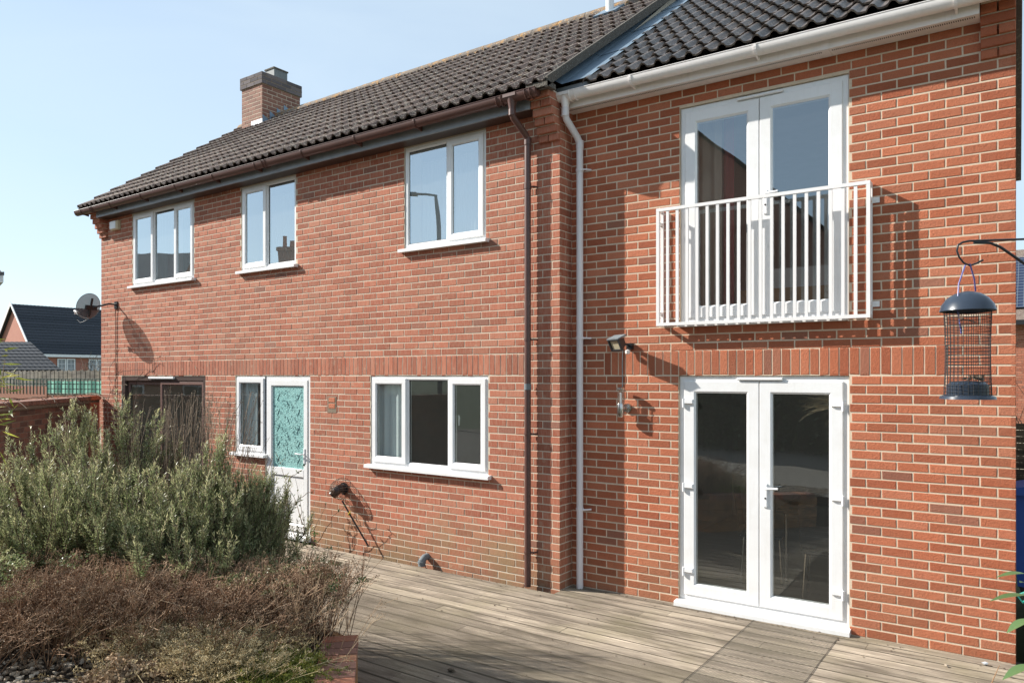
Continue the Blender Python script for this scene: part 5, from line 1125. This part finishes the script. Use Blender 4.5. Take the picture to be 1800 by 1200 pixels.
# far house: long roof, gable to the left
def far_tiles(roof, P0, U, V, nu, nv, lim_mat, step=.04):
    """courses of far tiles as thin overlapping wavy steps; P0 eave start, U along the eave, V up the slope"""
    vv = []; ff = []; U = np.array(U, float); V = np.array(V, float); n = np.cross(U, V); n /= np.linalg.norm(n)*(1 if n[2] > 0 else -1); n = n*(1 if n[2] > 0 else -1); P0 = np.array(P0, float); K = nu*4
    for r in range(nv):
        for q, (s, h) in enumerate(((r/nv, .0), (r/nv, 1.), ((r+1)/nv, .15))):
            for i in range(K+1):
                wv = .5+.5*math.sin(2*math.pi*i/4); p = P0+U*(i/K)+V*(s-(.10/nv*wv if q < 2 else 0))+n*(step*h*(1 if q < 2 else 1)+.022*wv*(1 if q else 0)); vv.append(p)
        b0 = r*3*(K+1)
        for q in range(2):
            for i in range(K): a0 = b0+q*(K+1)+i; ff.append((a0, a0+1, a0+K+2, a0+K+1))
    rng = np.random.default_rng(3); t = np.repeat(rng.random((nv, 3)), 3*(K+1), 0); o = np_mesh('tiling', np.array(vv), np.array(ff), lim_mat, roof, t); o['kind'] = 'stuff'; return o
fh = thing('distant_house', 'distant brick house with long slate grey roof and white gable boards', 'house', (-70, 32, -1))
E0 = Vector((-68.3, 27.55, 3.9)); along = Vector((.054, .9985, 0)).normalized(); into = Vector((-along.y, along.x, 0)); Lh = 22.
def PF(u, v, z): q = E0+along*u+into*v; return (q.x, q.y, z)
HW = 4.86; RZ = 8.37
rf_ = MB().add([PF(-.3,-.25,3.75),PF(Lh,-.25,3.75),PF(Lh,HW,RZ),PF(-.3,HW,RZ)], [(0,1,2,3)]).add([PF(-.3,2*HW+.25,3.75),PF(Lh,2*HW+.25,3.75),PF(Lh,HW,RZ),PF(-.3,HW,RZ)], [(3,2,1,0)]).build('roof', M['tileFar'], fh)
far_tiles(rf_, PF(-.3,-.25,3.78), Vector(PF(Lh,0,0))-Vector(PF(-.3,0,0)), Vector(PF(0,HW,RZ))-Vector(PF(0,-.25,3.75)), 74, 18, M['tileFar'])
wf = MB().add([PF(0,0,-1.2),PF(Lh,0,-1.2),PF(Lh,0,3.9),PF(0,0,3.9)], [(0,1,2,3)]).add([PF(0,2*HW,-1.2),PF(0,0,-1.2),PF(0,0,3.9),PF(0,HW,RZ-.12),PF(0,2*HW,3.9)], [(0,1,2,3,4)]).build('wall', M['brickFar'] if 'brickFar' in M else M['brickL'], fh)
for a, b, sgn in ((-.28, HW, 1), (2*HW+.28, HW, -1)):
    p0 = Vector(PF(-.32, a, 3.62)); p1 = Vector(PF(-.32, b, RZ-.1)); MB().add([tuple(p0), tuple(p1), tuple(p1+Vector((0,0,.32))), tuple(p0+Vector((0,0,.32)))]+[tuple(q+along*.05) for q in (p0, p1, p1+Vector((0,0,.32)), p0+Vector((0,0,.32)))], [(0,1,2,3),(7,6,5,4),(0,4,5,1),(3,2,6,7)]).build('bargeboard', M['upvc'], fh)
MB().add([PF(0,-.32,3.72),PF(Lh,-.32,3.72),PF(Lh,-.32,3.95),PF(0,-.32,3.95),PF(0,-.05,3.72),PF(Lh,-.05,3.72)], [(0,1,2,3),(0,4,5,1)]).build('fascia', M['upvc'], fh)
for u0, nn in ((1.63, 2), (4.12, 2), (9.0, 2)):
    wN = MB()
    for q in range(nn): 
        a, b = u0+q*.72, u0+q*.72+.68; O = [PF(a,-.06,2.3),PF(b,-.06,2.3),PF(b,-.06,3.6),PF(a,-.06,3.6)]; I = [PF(a+.09,-.06,2.39),PF(b-.09,-.06,2.39),PF(b-.09,-.06,3.51),PF(a+.09,-.06,3.51)]; wN.add(O+I, [(0,1,5,4),(1,2,6,5),(2,3,7,6),(3,0,4,7)])
        for zz in (2.75, 3.13): wN.add([PF(a+.09,-.065,zz),PF(b-.09,-.065,zz),PF(b-.09,-.065,zz+.03),PF(a+.09,-.065,zz+.03)], [(0,1,2,3)])
        wN.add([PF((a+b)/2-.015,-.065,2.39),PF((a+b)/2+.015,-.065,2.39),PF((a+b)/2+.015,-.065,3.51),PF((a+b)/2-.015,-.065,3.51)], [(0,1,2,3)])
    wo_ = wN.build('window', M['upvc'], fh)
    MB().add([PF(u0,-.03,2.3),PF(u0+nn*.72,-.03,2.3),PF(u0+nn*.72,-.03,3.6),PF(u0,-.03,3.6)], [(0,1,2,3)]).build('pane', M['paneFar'] if 'paneFar' in M else M['glassU'], wo_)
# garage with dark tiled roof in front of it
gr = thing('garage', 'low building with a dark pantiled roof in front of the distant house', 'garage', (-50, 19, -1)); ga_ = Vector((.8157, .5785, 0)); G0 = Vector((-46.19, 19.96, 0))-ga_*10.0; gi = Vector((-ga_.y, ga_.x, 0))
def PG(u, v, z): q = G0+ga_*u+gi*v; return (q.x, q.y, z)
GLn = 10.0; HP = 3.4; rg = MB().add([PG(-6,-.0,2.40),PG(GLn+.1,-.0,2.40),PG(GLn-HP,2.5,4.15),PG(-6,2.5,4.15)], [(0,1,2,3)]).add([PG(-6,5,2.4),PG(GLn-2*HP,5,2.4),PG(GLn-HP,2.5,4.15),PG(-6,2.5,4.15)], [(3,2,1,0)]).build('roof', M['tileFar'], gr)
far_tiles(rg, PG(-2,0,2.44), Vector(PG(GLn,0,0))-Vector(PG(-2,0,0)), Vector(PG(-HP,2.5,4.15))-Vector(PG(0,0,2.40)), 40, 9, M['tileFar'])
MB().add([PG(-6,.2,-1),PG(GLn-.4,.2,-1),PG(GLn-.4,.2,2.42),PG(-6,.2,2.42)], [(0,1,2,3)]).add([PG(GLn-.4,.2,-1),PG(GLn-2*HP,4.9,-1),PG(GLn-2*HP,4.9,2.4),PG(GLn-HP-.2,2.5,4.1),PG(GLn-.4,.2,2.4)], [(0,1,2,3,4)]).build('wall', M['brickL'], gr)
# neighbour's eave at the extreme left
nb = thing('neighbour_house', 'corner of a neighbouring roof just showing at the left edge', 'house', (-24, 7.8, -1)); q = Vector((-22.75, 8.40, 0)); dd = Vector((-.94, -.34, 0)); pp = Vector((.0, -1, 0))
q0, q1, q2, q3 = Vector((-22.72,8.38)), Vector((-29,6.1)), Vector((-33,9.5)), Vector((-26.5,9.45))
MB().add([(*q0,4.62),(*q1,4.62),(*q1,4.80),(*q0,4.80),(*q3,4.62),(*q3,4.80),(*q2,4.62)], [(0,1,2,3),(0,3,5,4),(0,4,6,1)]).build('fascia', M['upvc'], nb)
MB().add([(*(q0+Vector((.05,0))),4.81),(*q1,4.81),(*q2,6.2),(*q3,4.81+.9)], [(0,1,2,3)]).add([(*(q0+Vector((.05,0))),4.80),(*q1,4.80),(*q1,4.90),(*(q0+Vector((.05,0))),4.90)], [(0,1,2,3)]).build('roof', M['tileFar'], nb)
MB().add([(-23.9,8.25,-1),(-29.2,6.5,-1),(-29.2,6.5,4.62),(-23.9,8.25,4.62)], [(0,1,2,3)]).build('wall', M['brickL'], nb)
# far hedge line
RNG = np.random.default_rng(31); N = 9000; x = -110+70*RNG.random(N); z = -1+3.6*RNG.random(N)**1.3; y = 52+.35*(x+110)+RNG.standard_normal(N)*1.0; q = np.stack([x, y, z], 1); v, f, tn = leaves(q, RNG.standard_normal((N, 3)), .9, .6, RNG.random((N, 3))); tag(np_mesh('tree_line', v, f, M['hedge'], None, tn), 'line of dark trees far behind the distant house', 'trees', kind='stuff')

# ================================================================== BACKGROUND, RIGHT
so_ = thing('solar_house', 'brick house with solar panels glimpsed past the right end of the wall', 'house', (0, 28, 0))
MB().box(-2.4, 6, 27.0, 27.2, -1, 3.75).build('wall', M['mortarL'], so_)
lay_bricks(so_, 'brick', [b for b in courses(-1.4, .9, .6, 3.7, 26.985, [], .2215)], M['brickL'], FL, limit=0)
MB().add([(-2.6,26.7,3.72),(6,26.7,3.72),(6,31,6.45),(-2.6,31,6.45)], [(0,1,2,3)]).build('roof', M['tileL'], so_)
MB().box(-2.6, 6, 26.55, 26.7, 3.62, 3.76).build('gutter', M['black'], so_)
spn = MB().add([(-2.3,27.3,4.18),(5,27.3,4.18),(5,30.3,6.09),(-2.3,30.3,6.09)], [(0,1,2,3)]).build('solar_panel', M['solar'], so_)
m = MB()
for i in range(46): x = -2.3+i*.16; m.add([(x,27.29,4.20),(x+.014,27.29,4.20),(x+.014,30.3,6.115),(x,30.3,6.115)], [(0,1,2,3)])
for k in range(19): t = k/18; m.add([(-2.3,27.3+3*t,4.20+1.915*t),(5,27.3+3*t,4.20+1.915*t),(5,27.32+3*t,4.215+1.915*t),(-2.3,27.32+3*t,4.215+1.915*t)], [(0,1,2,3)])
m.build('cell_lines', M['steel'], spn)
bare_shrub('grey leafless shrub behind the right end of the wall', (.1, 12.5, .1), (1.3, 1.0, 2.0), 160, 22, 'twig', .010)
bn = thing('wheelie_bin', 'blue wheelie bin just visible past the right corner of the house', 'bin', (.30, 8.7, 0))
MB().prism([(-.16,.12),(.80,.12),(.86,.98),(-.22,.98)], 'y', 8.45, 8.95).build('body', M['blue'], bn)
MB().prism([(-.26,.98),(.90,.98),(.90,1.03),(.60,1.09),(.0,1.09),(-.26,1.03)], 'y', 8.40, 9.0).build('lid', M['blue'], bn)
for xx in (-.05, .70): MB().tube([(xx,8.47,.12),(xx,8.93,.12)], .10, 14).build('wheel', M['black'], bn)
sf_ = thing('side_fence', 'dark timber panel fence behind the blue bin', 'fence', (.5, 10.6, 0))
for i in range(22): o = MB().box(-.55, 2.4, 10.40+.012*(i % 2), 10.42+.012*(i % 2), -.1+i*.075, -.1+i*.075+.07).build('board', M['fenceD'], sf_); o.color = (random.random(), random.random(), random.random(), 1)

# ================================================================== BEHIND THE CAMERA (seen only as reflections in the glass)
def plain_house(lab, cx, cy, ang, Lx, W, ze, zr, chim=None, hip=False):
    h = thing('opposite_house', lab, 'house', (cx, cy, -1)); F_ = Matrix.Translation((cx, cy, 0)) @ Matrix.Rotation(ang, 4, 'Z'); h.matrix_world = F_; BASE[h.name] = Vector((0, 0, 0))
    a, b = -Lx/2, Lx/2; c, d = -W/2, W/2
    MB().add([(a,c,-1),(b,c,-1),(b,d,-1),(a,d,-1),(a,c,ze),(b,c,ze),(b,d,ze),(a,d,ze),(a,0,zr-.1),(b,0,zr-.1)], [(0,1,5,4),(1,2,6,5),(2,3,7,6),(3,0,4,7),(4,8,7),(5,6,9)]).build('wall', M['brickL'], h)
    MB().add([(a-.2,c-.3,ze-.15),(b+.2,c-.3,ze-.15),(b+.2,0,zr),(a-.2,0,zr),(a-.2,d+.3,ze-.15),(b+.2,d+.3,ze-.15)], [(0,1,2,3),(3,2,5,4)]).build('roof', M['tileR'], h)
    for s, yy in ((1, d+.01), (-1, c-.01)):
        for zz in (.6, 3.2):
            for q in range(3):
                xx = a+Lx*(q+.5)/3-.6; w_ = MB().box(xx, xx+1.2, yy-.02, yy+.02, zz, zz+1.15).build('window', M['upvc'], h); MB().box(xx+.07, xx+.57, yy-.03, yy+.03, zz+.07, zz+1.08).box(xx+.63, xx+1.13, yy-.03, yy+.03, zz+.07, zz+1.08).build('pane', M['gasket'], w_)
    if chim is not None:
        x = chim; ch = MB().box(x-.45, x+.45, -.3, .3, zr-1.2, zr+.75).box(x-.50, x+.50, -.35, .35, zr+.55, zr+.72).build('chimney', M['brickD'], h); MB().lathe((x-.15, 0, zr+.75), [(.11,0),(.09,.45),(.11,.5),(0,.5)], 10).lathe((x+.2, 0, zr+.75), [(.11,0),(.09,.28),(.11,.3),(0,.3)], 10).build('chimney_pot', M['brickR'], ch)
    return h
plain_house('house opposite with a level ridge, reflected in the upstairs left window', -33.5, -4.2, R_(-34), 7.5, 7, 4.9, 7.55)
plain_house('house opposite with a squat chimney, reflected in the middle upstairs window', -28.3, -9.6, R_(-34), 8.0, 7, 4.6, 7.25, .0)
plain_house('gabled house behind the garden, reflected in the upstairs french doors', -7.9, -9.6, R_(82), 8.5, 8.6, 5.0, 9.0)
lp = thing('street_lamp', 'street lamp post with bent arm, reflected in the upstairs window by the downpipe', 'street lamp', (-15.9, -5.75, -1))
MB().tube([(-15.80,-5.85,-1),(-15.86,-5.77,6.5),(-15.95,-5.71,7.92)], [.09,.07,.055], 12).build('post', M['grey'], lp, smooth=True); MB().tube([(-15.95,-5.71,7.9),(-16.25,-5.5,7.97),(-16.75,-5.14,7.98)], .04, 8).build('arm', M['grey'], lp, smooth=True); MB().obox((-16.7,-5.18,7.96),(.28,-.2,.0),(.06,.09,0),(0,0,.05)).build('lamp_head', M['grey'], lp)
bf = thing('back_fence', 'dark timber fence behind the gravel garden, reflected in the lower french doors', 'fence', (-5, -4.5, 0))
for i in range(80): o = MB().box(-9+i*.15, -9+i*.15+.145, -4.5-.012*(i % 2), -4.48-.012*(i % 2), -.2, 2.35).build('board', M['fenceD'], bf); o.color = (random.random(), random.random(), random.random(), 1)
RNG = np.random.default_rng(41); N = 9000; x = -7.5+10*RNG.random(N); z = .45+1.9*RNG.random(N); y = -3.9+.35*RNG.standard_normal(N); v, f, tn = leaves(np.stack([x, y, z], 1), RNG.standard_normal((N, 3)), .12, .06, RNG.random((N, 3))); hd = thing('evergreen_hedge', 'evergreen hedge in front of the back fence, reflected in the lower french doors', 'hedge', (-2.5, -3.9, .4)); np_mesh('foliage', v, f, M['hedge'], hd, tn)
cd = thing('cordyline', 'strap leaved plant behind the camera, reflected in the left lower french door', 'plant', (-2.3, -.9, BEDZ)); N = 220; RNG = np.random.default_rng(43); a = RNG.random(N)*6.28; el = .15+1.2*RNG.random(N); d = np.stack([np.cos(a)*np.cos(el), np.sin(a)*np.cos(el), np.sin(el)], 1); t = np.linspace(0, 1, 7)[None, :, None]; P = np.array([-2.3, -.9, 1.45])+d[:, None]*t*.95-np.array([0, 0, .6])*t**2.2*RNG.random((N, 1, 1)); v, f, tn = stems(P, np.linspace(.014, .002, 7)[None], RNG.random((N, 3))); np_mesh('leaves', v, f, M['olive'], cd, tn); MB().tube([(-2.3,-.9,BEDZ),(-2.3,-.9,1.5)], .05, 10).build('stem', M['twig'], cd)
bg_ = thing('tree', 'bare tree behind the gardens, reflected in the upstairs french door', 'tree', (1.2, -16, -1)); MB().tube([(1.2,-16,-1),(1.25,-16,2.5),(1.2,-16,5)], [.22,.16,.08], 10).build('trunk', M['twig'], bg_)

# leaf litter and crumbs on the deck
RNG = np.random.default_rng(61); pts = []
for _ in range(520):
    x = -7.5+7.4*RNG.random(); y = (6.14 if x < -3.85 else 6.42)-abs(RNG.standard_normal())*.07 if RNG.random() < .45 else 3.2+3.0*RNG.random(); pts.append((x, y, .004))
tag(scatter_blobs('leaf_litter', pts, .003+.007*RNG.random(len(pts))**2, M['twig'], squash=(1, .8, .35)), 'crumbs of dry leaf and grit scattered on the deck', 'litter', kind='stuff')
lc_ = scatter_blobs('dead_leaf', [(-3.40,4.05,.012)]*5, [.03,.026,.022,.02,.018], M['fenceD']); tag(lc_, 'curled dark dead leaf lying in the shade on the deck', 'leaf')
# shared groups for look-alikes
GROUPS = {'dried_perennial': 'dried perennials across the front of the raised bed', 'straw_stalks': 'straw coloured stalks in the bed', 'tall_stalks': 'tall bare stalks behind the rosemary', 'heather': 'heathers at the front of the bed',
  'green_sprigs': 'green sprigs low in the bed', 'bare_shrub': 'leafless shrubs in the distance', 'dining_chair': 'chairs inside the ground floor doors', 'opposite_house': 'houses opposite, reflected in the glass', 'pebble': 'loose stones on the deck'}
for o in bpy.data.objects:
    if o.parent is not None and o.name.split('.')[0] in ('seed_heads', 'foliage', 'stems', 'leaves', 'small_leaves', 'twigs', 'branches', 'glass_pattern', 'seed_remains'): o['kind'] = 'stuff'
    if o.parent is None and o.get('label') and o.name.split('.')[0] in GROUPS: o['group'] = GROUPS[o.name.split('.')[0]]
